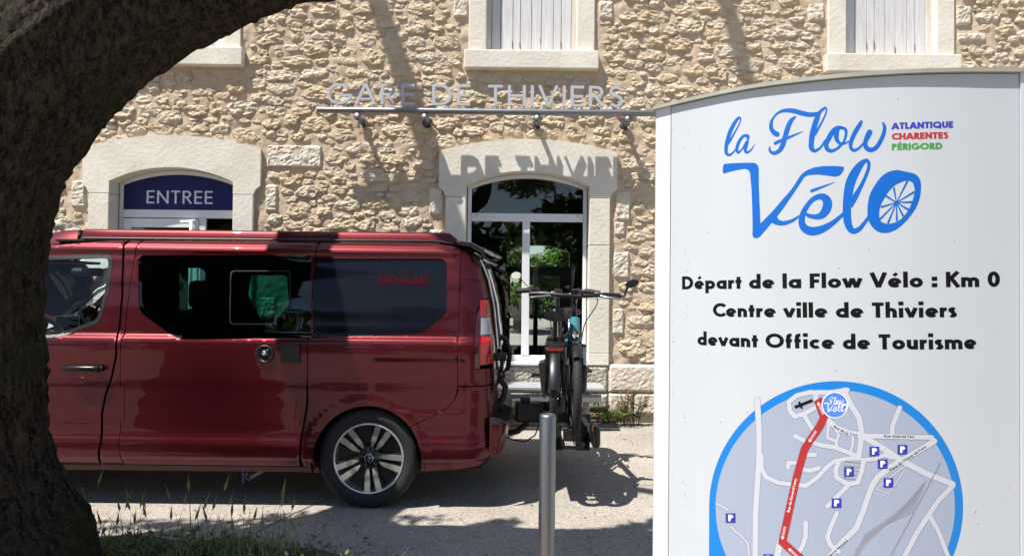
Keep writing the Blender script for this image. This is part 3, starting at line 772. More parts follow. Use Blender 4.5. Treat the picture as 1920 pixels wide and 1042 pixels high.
def corner(pts, r=.03, n=5):
    """round the corners of a polygon; r may be given per point as a third value"""
    out = []; N = len(pts)
    for i in range(N):
        p = Vector(pts[i][:2]); a = Vector(pts[i-1][:2]); b = Vector(pts[(i+1) % N][:2]); rr = pts[i][2] if len(pts[i]) > 2 else r
        da, db = (a-p), (b-p); k = min(rr, da.length*.45, db.length*.45)
        if k < 1e-4: out.append(tuple(p)); continue
        A = p+da.normalized()*k; B = p+db.normalized()*k
        for j in range(n+1):
            t = j/n; q = A*(1-t)**2+p*2*t*(1-t)+B*t*t; out.append(tuple(q))
    return out
def VR(*pts):
    return [(*V(p[0], p[1]), *(p[2:3])) for p in pts]
ZB = V(500, 873)[1]; ZTOP = 1.868
ARX, ARZ, ARR = V(688, 862)[0], .345, .372
def arch(cx, a0, a1, n=22): return [(cx+ARR*math.cos(R(a0+(a1-a0)*i/n)), ARZ+ARR*math.sin(R(a0+(a1-a0)*i/n))) for i in range(n+1)]
# openings and seams in flank coordinates
doorglass = corner(VR((214, 474, .09), (205, 545, .03), (188, 604, .05), (110, 632, .05), (-60, 655, .03), (-165, 640, .05), (-60, 540, .04), (30, 484, .05)), .04)
slideglass = corner(VR((260, 478, .05), (583, 478, .004), (583, 635, .004), (328, 636, .09), (261, 585, .06)), .04)
rearglass = corner(VR((587, 484, .004), (838, 485, .06), (838, 588, .05), (792, 626, .06), (587, 632, .004)), .04)
xg = [V(a, b) for a, b in ((231, 458), (231, 500), (229, 560), (224, 615), (218, 665), (210, 705), (198, 740), (191, 775), (189, 830), (189, 872))]
xs1 = V(237, 600)[0]; xs2 = V(583, 600)[0]; GAPW = .0045
# front door
xfd = V(-90, 700)[0]
def ztop_front(x):   # roof line falls away over the windscreen pillar
    return lerp_tab([(-4.62, 1.02), (-4.2, 1.22), (-3.85, 1.52), (-3.55, 1.74), (-3.3, 1.80), (-3.05, 1.838), (-2.8, 1.855), (-2.6, ZTOP)], x)
dtop = [(x, ztop_front(x)-.0) for x in (-3.8, -3.6, -3.4, -3.2, -3.0, -2.85)]
door = [(xfd+.02, 1.10), (xfd+.06, 1.20), (-4.02, 1.34)]+dtop+[(x-.008, z) for x, z in xg[0:]]+[(xg[-1][0]-.008, ZB), (xfd+.35, ZB), (xfd+.22, .58), (xfd+.02, .80)]
door[3+len(dtop)] = (xg[0][0]-.008, ZTOP-.004)
panel('front_door', door, PAINT, [doorglass], label=None)
post = [(x+.008, z) for x, z in xg]; post[0] = (post[0][0], ZTOP)
xq = xs1-GAPW
flap = [(xg[5][0]+.02, V(200, 722)[1]), (xq-.004, V(200, 722)[1]), (xq-.004, V(200, 789)[1]), (xg[7][0]+.012, V(200, 789)[1])]
flap = VL((211, 724), (233, 724), (233, 789), (196, 789), (197, 772), (204, 742))
flap = [(x, z) for x, z in flap]
panel('door_post', post+[(xq, ZB), (xq, ZTOP)], PAINT)
panel('fuel_flap', flap, PAINT, off=.0025, thick=.004, sides=(False,))
# sliding door
sd = [(xs1, ZTOP), (xs2-GAPW, ZTOP), (xs2-GAPW, V(583, 700)[1]), (V(575, 760)[0]-GAPW, .72), (V(564, 820)[0], .52), (V(562, 870)[0], ZB), (xs1, ZB)]
panel('sliding_door', sd, PAINT, [slideglass])
# flank behind the sliding door, round the wheel
xd = V(861, 600)[0]; seam = [V(861, 730), V(852, 752), V(838, 766), V(783, 790)]
ea = math.degrees(math.asin((ZB-ARZ)/ARR)) if abs(ZB-ARZ) < ARR else 0
a_end = math.degrees(math.atan2(seam[-1][1]-ARZ, seam[-1][0]-ARX))
seam[-1] = (ARX+ARR*math.cos(R(a_end)), ARZ+ARR*math.sin(R(a_end)))
ar = arch(ARX, 180-ea, a_end)
rq = [(xs2+GAPW*.2, ZTOP), (xd-GAPW, 1.835 if xd > -.5 else ZTOP), (xd-GAPW, seam[0][1])]+[(x-GAPW*.6, z+GAPW*.8) for x, z in seam[1:]]+ar[::-1][1:]+[(V(568, 870)[0], ZB), (V(568, 820)[0], .52), (V(579, 760)[0], .72), (xs2+GAPW*.2, V(583, 700)[1])]
zt = lambda x: lerp_tab([(-.9, ZTOP), (-.6, 1.862), (-.42, 1.848), (-.34, 1.822), (-.28, 1.77)], x)
rq[1] = (xd-GAPW, zt(xd)); rq.insert(1, (-.55, 1.86))
panel('rear_quarter', rq, PAINT, [rearglass])
# corner post, top and bottom pieces
def redge(z0, z1, n, ins=.0): return [(xr(z0+(z1-z0)*i/n)-ins, z0+(z1-z0)*i/n) for i in range(n+1)]
zs_ = V(890, 526)[1]; zp = V(890, 724)[1]
panel('upper_corner', [(xd, zt(xd)), (-.33, 1.817), (-.29, 1.775)]+redge(1.755, zs_+.003, 6, .004)+[(xd, zs_+.003)], PAINT)
lx = V(889, 620)[0]
lamp_o = [(V(903, 562)[0], V(903, 562)[1])]+[(V(893, 590))]+[V(889, 640), V(889, 690)]
ztl, zbl = V(903, 562)[1], V(903, 690)[1]
panel('lower_corner', [(xd, zs_), ]+redge(zs_, ztl+.006, 3, .004)+[(x-.005, z) for x, z in [(V(905, 562)[0], ztl+.006), V(894, 585), V(890, 630), V(890, 690)]]+[(V(890, 690)[0], zbl-.006)]+redge(zbl-.006, zp+.005, 2, .004)+[(xd, zp+.005)], PAINT)
LRED = mat('lamp_red', (.42, .008, .006), rough=.12, coat=.6); LWH = mat('lamp_clear', (.42, .42, .42), rough=.15, coat=.6); LSM = mat('lamp_smoked', (.05, .004, .005), rough=.12, coat=.6)
def lampseg(pya, pyb, px_l, m, nm_):
    za, zb_ = V(905, pya)[1], V(905, pyb)[1]
    panel(nm_, [(V(px_l, (pya+pyb)/2)[0], za)]+redge(za, zb_, 4, .002)+[(V(px_l, (pya+pyb)/2)[0], zb_)], m, off=.004, thick=.02, g=(.02, .02), parent=tl)
tl = MB(); tl.box(-.30, -.17, VY+.18, VY+.2, .98, 1.4); tl = tl.build('tail_light', LSM, van)
lampseg(562, 594, 901, LRED, 'red_lens'); lampseg(595, 628, 902, LWH, 'clear_lens'); lampseg(629, 684, 901, LRED, 'red_lens'); 
panel('smoked_lens', [(V(901.5, 600)[0], V(900, 572)[1]), (V(901.5, 600)[0], V(900, 690)[1]), V(890, 690), V(890, 630), V(894, 590)], LSM, off=.002, thick=.02, g=(.02, .02), parent=tl)
# rear bumper
ba = [(ARX+ARR*math.cos(R(a)), ARZ+ARR*math.sin(R(a))) for a in [a_end-(a_end-ea+4)*i/12 for i in range(13)]]
zbb = V(860, 878)[1]
panel('rear_bumper', [seam[-1]]+ba[1:]+[(V(792, 884)[0], V(792, 884)[1]), (V(870, 880)[0], zbb-.0), (V(905, 874)[0], zbb+.01)]+redge(zbb+.03, zp-.004, 6, .002)+[(xd, zp-.004)]+seam[:-1], PAINT)
# sill
sil = [(xfd+.3, ZB-.006), (V(595, 870)[0], ZB-.006), (V(600, 887)[0], ZB-.05), (xfd+.3, ZB-.05)]
panel('sill', sil, mat('sill_red', (.05, .012, .012), rough=.5), off=-.004, thick=.05)
# front wing and nose
FX = -4.10
fa = arch(FX, 172, -2, 20)
wing = [(xfd-.0, ZB), (xfd+.2, .58) , (xfd, .80), (xfd, 1.09), (xfd+.03, 1.2), (-4.05, 1.335), (-4.25, 1.19), (-4.5, 1.08), (-4.8, 1.0), (-4.93, .86), (-4.98, .6), (-4.96, .3), (-4.6, .27)]
wing = [(xfd-.012+.34, ZB), (xfd-.012+.21, .58), (xfd-.012, .80), (xfd-.012, 1.09), (xfd+.03, 1.2), (-4.05, 1.335), (-4.25, 1.19), (-4.5, 1.08), (-4.8, 1.0), (-4.93, .86), (-4.98, .6), (-4.96, .3), (-4.5, .28)]+[q for q in fa if q[1] > .33]
panel('front_wing', wing, PAINT, g=(.06, .06))
# rear face
rf = MB()
def rearfn(u, v):
    z = .42+(1.80-.42)*v; e = xr(z); y0 = VY+vdep(e-.001, z); y = y0+(2*VC-2*y0)*u
    return (e+.05*(1-(2*u-1)**2)**.8-.002, y, z)
rf.grid(rearfn, 20, 26); rf.build('tailgate', PAINT, van)
tg = MB()
def tgl(u, v):
    z = 1.10+(1.72-1.10)*v; e = xr(z); y = VY+.34+u*(1.95-.68); uu = (y-VY)/1.95
    return (e+.05*(1-(2*uu-1)**2)**.8+.012, y, z)
tg.grid(tgl, 12, 10); tg.build('tailgate_glass', GLOSSB, van)
tg = MB(); pp = [(.0, 0)]; 
path = [(xr(z)+.032, VY+.27-.06*(1.74-z), z) for z in (1.74, 1.6, 1.4, 1.2, 1.10)]; tg.tube(path, .009, 6); tg.build('chrome_strip', CHROME, van)
tg = MB(); tg.tube([(xr(1.2)+.05, VC-.3, 1.16), (xr(1.2)+.10, VC-.3, 1.13), (xr(1.1)+.12, VC-.28, 1.02), (xr(1)+.10, VC-.25, .9), (xr(1)+.05, VC-.25, .88)], .02, 8); tg.build('strap_loop', BLACKP, van); tg = MB(); tg.lathe([(0, .03), (.09, .03), (.09, 0)], (xr(1), VC-.62, 1.03), 'x', 12); tg.build('strap_clamp', BLACKP, van)
tg = MB(); tg.box(xr(.9)+.02, xr(.9)+.075, VC-.5, VC+.5, .84, .92, .02); tg.build('tailgate_handle', GLOSSB, van)
tg = MB(); tg.tube([(xr(.8)+.03, VY+.42, .86), (xr(.8)+.075, VY+.42, .80), (xr(.8)+.06, VY+.43, .72), (xr(.8)+.02, VY+.43, .66)], .022, 8); tg.build('rack_strap', BLACKP, van); tg = MB(); tg.tube([(xr(.9)+.03, VY+.42, 1.08), (xr(.9)+.05, VY+.42, 1.0), (xr(.9)+.05, VY+.42, .93)], .014, 6); tg.build('rack_strap', BLACKP, van)
# bumper step wraps the back
bs = MB()
def stepfn(u, v):
    a = math.pi*u; y = VC-.93*math.cos(a); bul = .155*abs(math.sin(a))**.35
    return (-.145+bul*v, y, .625-.035*v*v)
bs.grid(stepfn, 40, 5)
def skirt(u, v):
    a = math.pi*u; y = VC-.93*math.cos(a); bul = .155*abs(math.sin(a))**.35
    return (-.145+bul*(1-.25*v*v), y, .588-.20*v)
bs2 = MB(); bs2.grid(skirt, 40, 6); bs2.build('bumper_bar', PAINT, van)
bso = bs.build('bumper_step', BLACKP, van)
rb = MB()
for i in range(13):
    u = .07+i*.028; pts_ = [Vector(stepfn(u, v/4))+Vector((0, 0, .004)) for v in range(5)]; rb.tube(pts_, .0045, 4)
rb.build('step_ribs', BLACKP, bso)
# glass
for g_, m_, nm_ in ((doorglass, GLV, 'door_window'),):
    panel(nm_, g_, m_, off=-.012, thick=.002, g=(.12, .12))
panel('sliding_door_window', slideglass, GLT, off=-.006, thick=.002, g=(.12, .12))
panel('quarter_window', rearglass, GLF, off=-.006, thick=.004, g=(.06, .06))
def seal(poly, wd, m, name, off=.002):
    P = [Vector(p) for p in poly]; n = len(P); cx_ = sum((p for p in P), Vector((0, 0)))/n
    ring = []
    for i in range(n):
        t = (P[(i+1) % n]-P[i-1]).normalized(); nn = Vector((-t.y, t.x))
        if nn.dot(cx_-P[i]) < 0: nn = -nn
        ring.append(tuple(P[i]+nn*wd))
    panel(name, list(poly), m, [ring], off=off, thick=.012)
seal(doorglass, .028, BLACKP, 'window_seal')
# black band edge and inner vent window of the sliding door
def frame_strip(poly, wd, m, name, off, sides=(False,)):
    panel(name, poly, m, [[(sum(p[0] for p in poly)/len(poly)+(x-sum(p[0] for p in poly)/len(poly))*(1-wd), sum(p[1] for p in poly)/len(poly)+(z-sum(p[1] for p in poly)/len(poly))*(1-wd)) for x, z in poly]], off=off, thick=.003, sides=sides)
vent = corner(VR((432, 507, .03), (544, 507, .03), (545, 576, .03), (510, 608, .03), (430, 608, .03)), .03)
frame_strip(vent, .03, BLACKP, 'vent_window_frame', -.002, (False, True))
frost = [V(583, 478), V(552, 478), V(550, 560), V(546, 590), V(515, 614), V(430, 614), V(420, 636), V(583, 636)]
# added black sheet behind the sliding glass stands in for the dark cabin
o1 = slideglass
ins = corner(VR((283, 500, .03), (400, 500, .05), (400, 616, .03), (330, 620, .06), (283, 590, .05)), .04)
blackin = panel('cabin_dark_sheet', list(slideglass), GAP, [corner(VR((334, 502, .004), (372, 502, .02), (383, 509, .02), (381, 545, .02), (362, 573, .02), (335, 600, .004)), .01), corner(VR((470, 516, .01), (536, 516, .02), (540, 570, .03), (520, 596, .02), (487, 597, .01), (463, 552, .02)), .01)], off=-.02, thick=.001, sides=(False,), g=(.1, .1))  # holes follow the view through the far windows
fl = Flat(lambda u, v, o: vpt(u, v, -.006+.001+o), .0004, .1)
pr = mat('print_red', (.045, .004, .006), rough=.12, spec=.12)
a, b = V(709, 534), V(804, 534); fl.text('NOMAD', a[0], a[1], b[0], a[1], .062, .24, .06)
a, b = V(709, 514), V(804, 514); fl.text('S P A C E', a[0], a[1], b[0], a[1], .026, .14, .10, 1.0)
fl.m.build('window_lettering', pr, van)
# seams seen as dark gaps come from the panels; a dark shell sits behind them
shell = [(xfd-.1, .26), (ARX-ARR-.03, .26), (ARX-ARR-.03, .78), (ARX+ARR+.03, .78), (ARX+ARR+.03, .4), (-.22, .42), (-.22, 1.45), (-.36, 1.74), (-.5, 1.83), (-2.7, 1.83), (-3.2, 1.77), (-3.62, 1.66), (-4.0, 1.32), (-4.15, 1.15)]
panel('inner_lining', shell, mat('lining_dark', (.02, .02, .022), rough=.9), [[(x, z) for x, z in doorglass], list(slideglass), list(rearglass)], off=-.03, thick=.002, g=(.2, .2))
# top: roof skin, gasket, pop top
rs = MB()
def rooffn(u, v):
    x = -3.15+(2.80)*u; zf = lerp_tab([(-3.15, 1.80), (-2.8, 1.845), (-2.5, 1.868)], x); k = zt(x)
    z0 = min(zf, k)-.004; y0 = VY+vdep(x, min(1.87, z0)); y = y0+(2*VC-2*y0)*v
    return (x, y, z0+.035*(1-(2*v-1)**2))
rs.grid(rooffn, 40, 14); rs.build('roof', PAINT, van)
def shellbox(name, x0, x1, y0, y1, z0, z1, m, slope0=.06, slope1=.16, bev=.03, sl=.03, lab=None):
    bm = bmesh.new(); bmesh.ops.create_cube(bm, size=1)
    for v in bm.verts:
        t = v.co.z > 0
        x = x0 if v.co.x < 0 else x1; y = y0 if v.co.y < 0 else y1; z = z1 if t else z0
        if t: x += slope0 if v.co.x < 0 else -slope1; y += sl if v.co.y < 0 else -sl
        v.co = Vector((x, y, z))
    bmesh.ops.subdivide_edges(bm, edges=[e for e in bm.edges if abs(e.verts[0].co.x-e.verts[1].co.x) > 1], cuts=12)
    bmesh.ops.bevel(bm, geom=[e for e in bm.edges if e.calc_face_angle(0) > .3], offset=bev, segments=4, profile=.5, affect='EDGES')
    mb = MB(); bm.verts.index_update(); mb.add([v.co.copy() for v in bm.verts], [[v.index for v in f.verts] for f in bm.faces], True); bm.free()
    return mb.build(name, m, van, lab)
YP = VY+.285
zq = lambda py: at(500, py, YP).z
ptx0, ptx1 = at(146, 440, YP).x, at(868, 445, YP).x
gk = shellbox('roof_gasket', ptx0-.16, ptx1+.02, YP-.012, 2*VC-YP+.012, 1.845, zq(452), GAP, 0, .02, .006, 0)
shellbox('pop_top', ptx0, ptx1, YP, 2*VC-YP, zq(454.5), zq(431.5), PAINT, .012, .10, .022, .035, 'raised red pop top roof shell')
fm = MB()
xf0 = at(95, 455, YP).x-.25; xf1 = ptx0-.03
def fair(u, v):
    x = xf0+(xf1-xf0)*u; y = YP+.02+(2*VC-2*YP-.04)*v; top = zq(452)-.06+(zq(433)-zq(452)+.06)*math.sin(min(1, u)*math.pi/2)**.9
    e = min(v, 1-v)*1.4; return (x, y, zq(458)-.03+(top-zq(458)+.03)*min(1, (e/.03))**.5)
fm.grid(fair, 16, 40); fm.add([fair(1, v/20) for v in range(21)]+[(xf1, YP+.02+(2*VC-2*YP-.04)*v/20, 1.82) for v in range(21)], [(i, i+1, 22+i, 21+i) for i in range(20)]); fm.build('roof_fairing', PAINT, van)
# awning rail + spoiler
ar_ = MB(); ar_.tube([(ptx0+.05, VY+.262, 1.868), (-.55, VY+.262, 1.872), (-.38, VY+.29, 1.85)], .009, 8); ar_.build('rain_rail', BLACKP, van)
sp = MB()
def spf(u, v):
    y = VY+.24+(1.95-.48)*v; e = (1-(2*v-1)**2)**.5
    x = -.42+(.27+.08*e)*u; return (x, y, 1.865+.02*e-.10*u*u)
sp.grid(spf, 8, 20); 
def spf2(u, v):
    p = spf(u, v); return (p[0], p[1], p[2]-.035*math.sin(u*2.6)-.004)
sp.grid(spf2, 8, 20); sp.build('rear_spoiler', GLOSSB, van)
sp = MB(); sp.tube([(-.40, VY+.27, 1.86), (-.30, VY+.24, 1.845), (-.22, VY+.25, 1.80), (-.20, VY+.26, 1.75)], .022, 8); sp.build('tailgate_hinge', GLOSSB, van)
# windscreen and bonnet
ws_ = MB()
def wsf(u, v):
    x = -4.30+(1.05)*u; z = 1.16+.66*u**.85; y0 = VY+.16+.10*u; b = (1-(2*v-1)**2)
    return (x-.12*b, y0+(2*VC-2*y0)*v, z+.02*b)
ws_.grid(wsf, 12, 14); ws_.build('windscreen', GLV, van)
bn = MB()
def bnf(u, v):
    x = -4.98+.72*u; z = .72+.46*math.sin(u*math.pi/2)**.8; y0 = VY+vdep(x, min(.9, z)); b = (1-(2*v-1)**2)
    return (x-.10*b*(1-u), y0+(2*VC-2*y0)*v, z+.03*b)
bn.grid(bnf, 12, 12)
bn.box(-5.02, -4.9, VY+.35, 2*VC-VY-.35, .30, .76, .03); bn.build('bonnet', PAINT, van)
pl = MB()
for s in (1, -1):
    yy = VC+s*(VC-VY-.17); pl.tube([(-4.28, yy, 1.17), (-3.9, yy-s*.02, 1.5), (-3.55, yy-s*.04, 1.72), (-3.2, yy-s*.07, 1.80)], .03, 8)
pl.build('windscreen_pillar', BLACKP, van)
# underside and interior
un = MB(); un.box(-4.8, -.2, VY+.22, 2*VC-VY-.22, .24, .34); un.box(-4.8, ARX-.5, VY+.10, 2*VC-VY-.10, .27, .35); un.build('floor_pan', GAP, van)
it = MB()
it.box(-3.7, -.3, VY+.25, 2*VC-VY-.25, .36, .40); it.build('cabin_floor', GREYIN, van)
hd = MB(); hd.box(-3.5, -.6, VY+.24, 2*VC-VY-.24, 1.795, 1.81); hd.build('headlining', mat('headlining', (.30, .30, .30), rough=.9), van)
def seat(x, y, b=.24):
    s = MB(); s.box(x-.26, x+.22, y-b, y+b, .55, .72, .05)
    s.prism([(x+.12, y-b, .68), (x+.30, y-b, .68), (x+.46, y-b, 1.30), (x+.34, y-b, 1.32)], (0, 2*b, 0))
    s.box(x+.34, x+.46, y-.13, y+.13, 1.33, 1.58, .05); s.tube([(x+.40, y, 1.28), (x+.40, y, 1.36)], .02, 6); return s
for i, (x, y, b) in enumerate(((-3.25, VY+.42, .24), (-3.25, 2*VC-VY-.42, .24))): seat(x, y, b).build('seat', GREYIN, van)
dsh = MB(); dsh.box(-4.1, -3.72, VY+.2, 2*VC-VY-.2, .75, 1.13, .06); dsh.build('dashboard', BLACKP, van)
stw = MB(); c0 = Vector((-3.52, VY+.50, 1.15)); ax = Vector((.75, 0, .66)).normalized(); e1 = Vector((0, 1, 0)); e2 = ax.cross(e1)
stw.tube([c0+(e1*math.cos(t*math.pi/12)+e2*math.sin(t*math.pi/12))*.185 for t in range(24)], .017, 8, closed=True)
for a in (0, 180, 270): stw.tube([c0, c0+(e1*math.cos(R(a))+e2*math.sin(R(a)))*.18], .018, 6)
stw.tube([c0, c0-ax*.25], .05, 10); stw.build('steering_wheel', BLACKP, van)
scn = MB(); scn.box(-3.63, -3.60, VY+.72, VY+1.0, 1.08, 1.28, .01); scn.build('dash_screen', GLOSSB, van)
mr_ = MB(); mr_.box(-3.66, -3.40, VC-.03, VC+.03, 1.60, 1.67, .025); mr_.box(-3.66, -3.28, VY+.35, VY+.75, 1.69, 1.71, .01); mr_.build('rear_view_mirror', BLACKP, van)
dp = MB()
for far in (1,):
    y = 2*VC-VY-.17
    dp.add([(-3.95, y, .5), (-2.9, y, .5), (-2.9, y, 1.15), (-3.95, y, 1.15)], [(0, 1, 2, 3)])
    dp.prism([(-3.95, y-.01, 1.14), (-3.6, y-.01, 1.14), (-3.12, y-.01, 1.50), (-3.12, y-.01, 1.56)], (0, .01, 0))
dp.build('door_card', PALEIN, van)
# bench row and table corner behind the tinted glass
bk = MB(); bk.box(-2.05, -1.55, VC-.6, VC+.6, .5, .72, .05); bk.prism([(-1.62, VC-.6, .7), (-1.45, VC-.6, .7), (-1.30, VC-.6, 1.3), (-1.42, VC-.6, 1.3)], (0, 1.2, 0))
for y in (VC-.4, VC+.1): bk.box(-1.42, -1.30, y-.12, y+.12, 1.33, 1.52, .04)
bk.build('rear_bench', GREYIN, van)
kb = MB(); kb.box(-1.25, -.45, VC+.3, 2*VC-VY-.3, .4, 1.05, .01); kb.build('kitchen_unit', GREYIN, van)
tb = MB(); tb.box(-2.35, -2.0, VC-.2, VC+.35, 1.075, 1.095, .008); tb.build('folding_table', mat('table_white', (.6, .62, .6), rough=.4), van)
# handles, socket, lock
hn = MB(); a = V(160, 690)
hz = a[1]
hn.tube([Vector((V(122, 690)[0], VY-.022, hz)), Vector((V(140, 690)[0], VY-.040, hz+.002)), Vector((V(175, 690)[0], VY-.042, hz+.002)), Vector((V(196, 690)[0], VY-.024, hz))], [.016, .020, .021, .016], 12, flat=1.0); 
hn.box(V(176, 690)[0], V(194, 690)[0], VY-.05, VY+.01, hz-.02, hz+.022, .012)
hn.build('door_handle', mat('handle_black', (.006, .006, .007), rough=.3, spec=.3), van)
hs = MB(); c = V(157, 691); hs.lathe([(0, .058), (.004, .056), (.016, .035), (.02, .001)], (c[0], VY+vdep(*c)-.001, c[1]-.005), 'y', 24); 
ob = hs.build('handle_recess', mat('recess_red', (.12, .004, .008), rough=.3), van)
def disc_on(px, py, r, m, name, prof):
    q = V(px, py); b = MB(); b.lathe([(-t, rr*r) for t, rr in prof], (q[0], VY+vdep(*q)-.001, q[1]), 'y', 32); return b.build(name, m, van)
skt = disc_on(497, 663, .062, BLACKP, 'hookup_socket', [(0, 1), (.014, 1), (.020, .85), (.006, .80), (.006, .42), (.018, .38), (.018, .0)])
q = V(498, 662); lk = MB(); lk.lathe([(0, .012), (-.006, .012), (-.006, 0)], (q[0], VY+vdep(*q)-.018, q[1]), 'y', 12); lk.tube([(q[0]+.005, VY-.01, q[1]+.012), (q[0]+.028, VY-.015, q[1]+.030)], .006, 6); lk.build('key_lock', CHROME, skt)
q0 = V(528, 646); q1 = V(563, 681); b = MB(); b.prism([(q0[0]+.003, VY-.022, q0[1]), (q1[0]-.002, VY-.022, q0[1]+.002), (q1[0], VY-.014, q1[1]), (q0[0], VY-.014, q1[1]+.004)], (0, .04, 0)); b.build('hatch_cover', BLACKP, van)
b = MB(); q2 = V(545, 646); b.box(q0[0]+.004, q1[0]-.004, VY-.028, VY+.01, q0[1]+.001, q0[1]+.010, .003); b.build('hatch_hinge', BLACKP, van)
# drain under the floor
b = MB(); q = at(468, 893, VY+.30); b.tube([(q.x+.10, q.y+.05, q.z+.05), (q.x, q.y, q.z)], .032, 12); b.lathe([(0, .034), (.012, .034), (.012, .015), (0, .015)], (q.x-.0, q.y-.012, q.z), 'y', 16); b.build('drain_pipe', GALV, van)
b = MB(); b.box(q.x-.05, q.x-.03, q.y-.02, q.y+.02, q.z-.045, q.z+.045, .004); b.build('drain_lever', mat('blue_plastic', (.02, .06, .25), rough=.4), van)
# exhaust / tow bar
b = MB(); ty = VC-.02
tb_z = .44
b.tube([(-.25, ty, .36), (-.05, ty, .34), (.06, ty, .36), (.13, ty, .42), (.16, ty, .52)], .024, 12); b.lathe([(0, .025), (.02, .018), (.03, .024), (.05, .026), (.07, .015), (.075, 0)], (.16, ty, .52), 'z', 14); b.build('tow_hitch', BLACKP, van)
b = MB(); b.tube([(-.1, ty-.1, .36), (.02, ty-.14, .32), (.12, ty-.16, .31), (.20, ty-.14, .36), (.24, ty-.1, .46)], .006, 6); b.build('hitch_cable', BLACKP, van)
# wheel housings
def liner(cx_):
    for s in (0, 1):
        m = MB()
        f = lambda y: 2*VC-y if s else y
        n = 24; A = [(cx_+(ARR+.025)*math.cos(math.pi*i/n*1.16-.25), ARZ+(ARR+.025)*math.sin(math.pi*i/n*1.16-.25)) for i in range(n+1)]
        vs = [(x, f(VY+.03), z) for x, z in A]+[(x, f(VY+.42), z) for x, z in A]; m.add(vs, [(i, i+1, n+2+i, n+1+i) for i in range(n)], True)
        m.add([(cx_, f(VY+.42), ARZ)]+[(x, f(VY+.42), z) for x, z in A], [(0, i+1, i+2) for i in range(n)]); m.build('wheel_housing', GAP, van)
liner(ARX); liner(FX)
# wheels
def wheel():
    """axis along y, outer face at -y, centre at the origin of the part"""
    Rr, rim = .346, .243
    e = bpy.data.objects.new('wheel', None); COL.objects.link(e)
    t = MB(); prof = [(-.085, rim-.006), (-.100, rim+.006), (-.112, rim+.028), (-.116, rim+.06), (-.113, Rr-.035), (-.104, Rr-.014), (-.088, Rr-.004), (-.05, Rr), (.05, Rr), (.09, Rr-.004), (.11, Rr-.02), (.115, rim+.05), (.10, rim), (.085, rim-.006)]
    t.lathe(prof, (0, 0, 0), 'y', 96)
    for k in range(72):       # shoulder blocks
        a = 2*math.pi*k/72; ca, sa = math.cos(a), math.sin(a); tx, tz = -sa, ca
        vs = []
        for dy, rr in ((-.1105, Rr-.026), (-.070, Rr+.003)):
            for w_ in (-.011, .011):
                vs.append((rr*ca+tx*w_, dy, rr*sa+tz*w_)); vs.append(((rr-.01)*ca+tx*w_, dy+.004, (rr-.01)*sa+tz*w_))
        t.add(vs, [(0, 2, 6, 4), (0, 4, 5, 1), (2, 3, 7, 6), (0, 1, 3, 2), (4, 6, 7, 5)])
    t.build('tyre', RUBBER, e)
    r = MB(); r.lathe([(-.098, rim+.005), (-.106, rim), (-.106, rim-.008), (-.098, rim-.012), (-.06, rim-.02), (.08, rim-.03)], (0, 0, 0), 'y', 72); r.build('rim', ALU, e)
    d = MB(); d.lathe([(-.045, rim-.02), (-.03, .14), (-.02, 0)], (0, 0, 0), 'y', 48); d.build('brake_disc', mat('wheel_dark', (.012, .012, .014), rough=.5), e)
    h = MB(); h.lathe([(-.03, .085), (-.062, .082), (-.072, .070), (-.066, .045), (-.08, .032), (-.082, 0)], (0, 0, 0), 'y', 40)
    # black spoke bodies: wide webs
    for k in range(5):
        a0 = R(72*k+63)
        for sgn in (-1, 1):
            def P(r_, da, y_): a = a0+da; return Vector((r_*math.cos(a), y_, r_*math.sin(a)))
            a1 = sgn*R(13); a2 = sgn*R(27)
            vs = [P(.07, sgn*R(4), -.070), P(.07, sgn*R(34), -.066), P(.15, sgn*R(20), -.078), P(.15, sgn*R(8), -.080), P(rim-.012, sgn*R(8), -.094), P(rim-.012, sgn*R(22), -.094)]
            b_ = [v+Vector((0, .045, 0)) for v in vs]
            h.add(vs+b_, [(0, 1, 2, 3), (3, 2, 5, 4), (0, 3, 9, 6), (3, 4, 10, 9), (1, 7, 8, 2), (2, 8, 11, 5)])
    h.build('hub', mat('hub_black', (.009, .009, .011), rough=.2, coat=.5), e)
    for k in range(5):
        for sgn in (-1, 1):
            a0 = R(72*k+63); s = MB()
            def P(r_, deg, y_): a = a0+sgn*R(deg); return Vector((r_*math.cos(a), y_, r_*math.sin(a)))
            front = [P(.078, 9, -.082), P(.080, 17, -.082), P(.120, 21, -.087), P(.16, 18, -.089), P(rim-.006, 15.5, -.1015), P(rim-.006, 5.2, -.1015), P(.16, 5, -.089), P(.120, 5, -.087)]
            # built as two convex quads side by side
            bk_ = [v+Vector((0, .02, 0)) for v in front]; n = 8
            s.add(front+bk_, [(0, 1, 2, 7), (7, 2, 3, 6), (6, 3, 4, 5)]+[(i, i+n, (i+1) % n+n, (i+1) % n) for i in range(n)])
            s.build('spoke', ALU, e)
    for k in range(5):
        a = R(72*k+27); n = MB(); n.lathe([(-.066, .014), (-.086, .013), (-.087, .008), (-.080, .006), (-.080, 0)], (.056*math.cos(a), 0, .056*math.sin(a)), 'y', 6, False); n.build('wheel_nut', mat('nut_grey', (.12, .12, .13), rough=.3, metal=.8), e)
    c = MB(); c.lathe([(-.080, .031), (-.088, .030), (-.089, .026)], (0, 0, 0), 'y', 32); c.build('cap_ring', CHROME, e)
    c = MB(); yy = -.0895
    c.add([(0, yy, .021), (-.014, yy, 0), (0, yy, -.021), (.014, yy, 0), (0, yy-.002, .012), (-.006, yy-.002, 0), (0, yy-.002, -.012), (.006, yy-.002, 0)], [(0, 1, 5, 4), (1, 2, 6, 5), (2, 3, 7, 6), (3, 0, 4, 7)]); c.build('diamond_badge', CHROME, e)
    return e
def place_wheel(e, x, y, rz): e.parent = van; e.location = Vector((x, y, .346))-van.location; e.rotation_euler = (0, 0, rz)
w0 = wheel(); place_wheel(w0, ARX, VY+.155, 0)
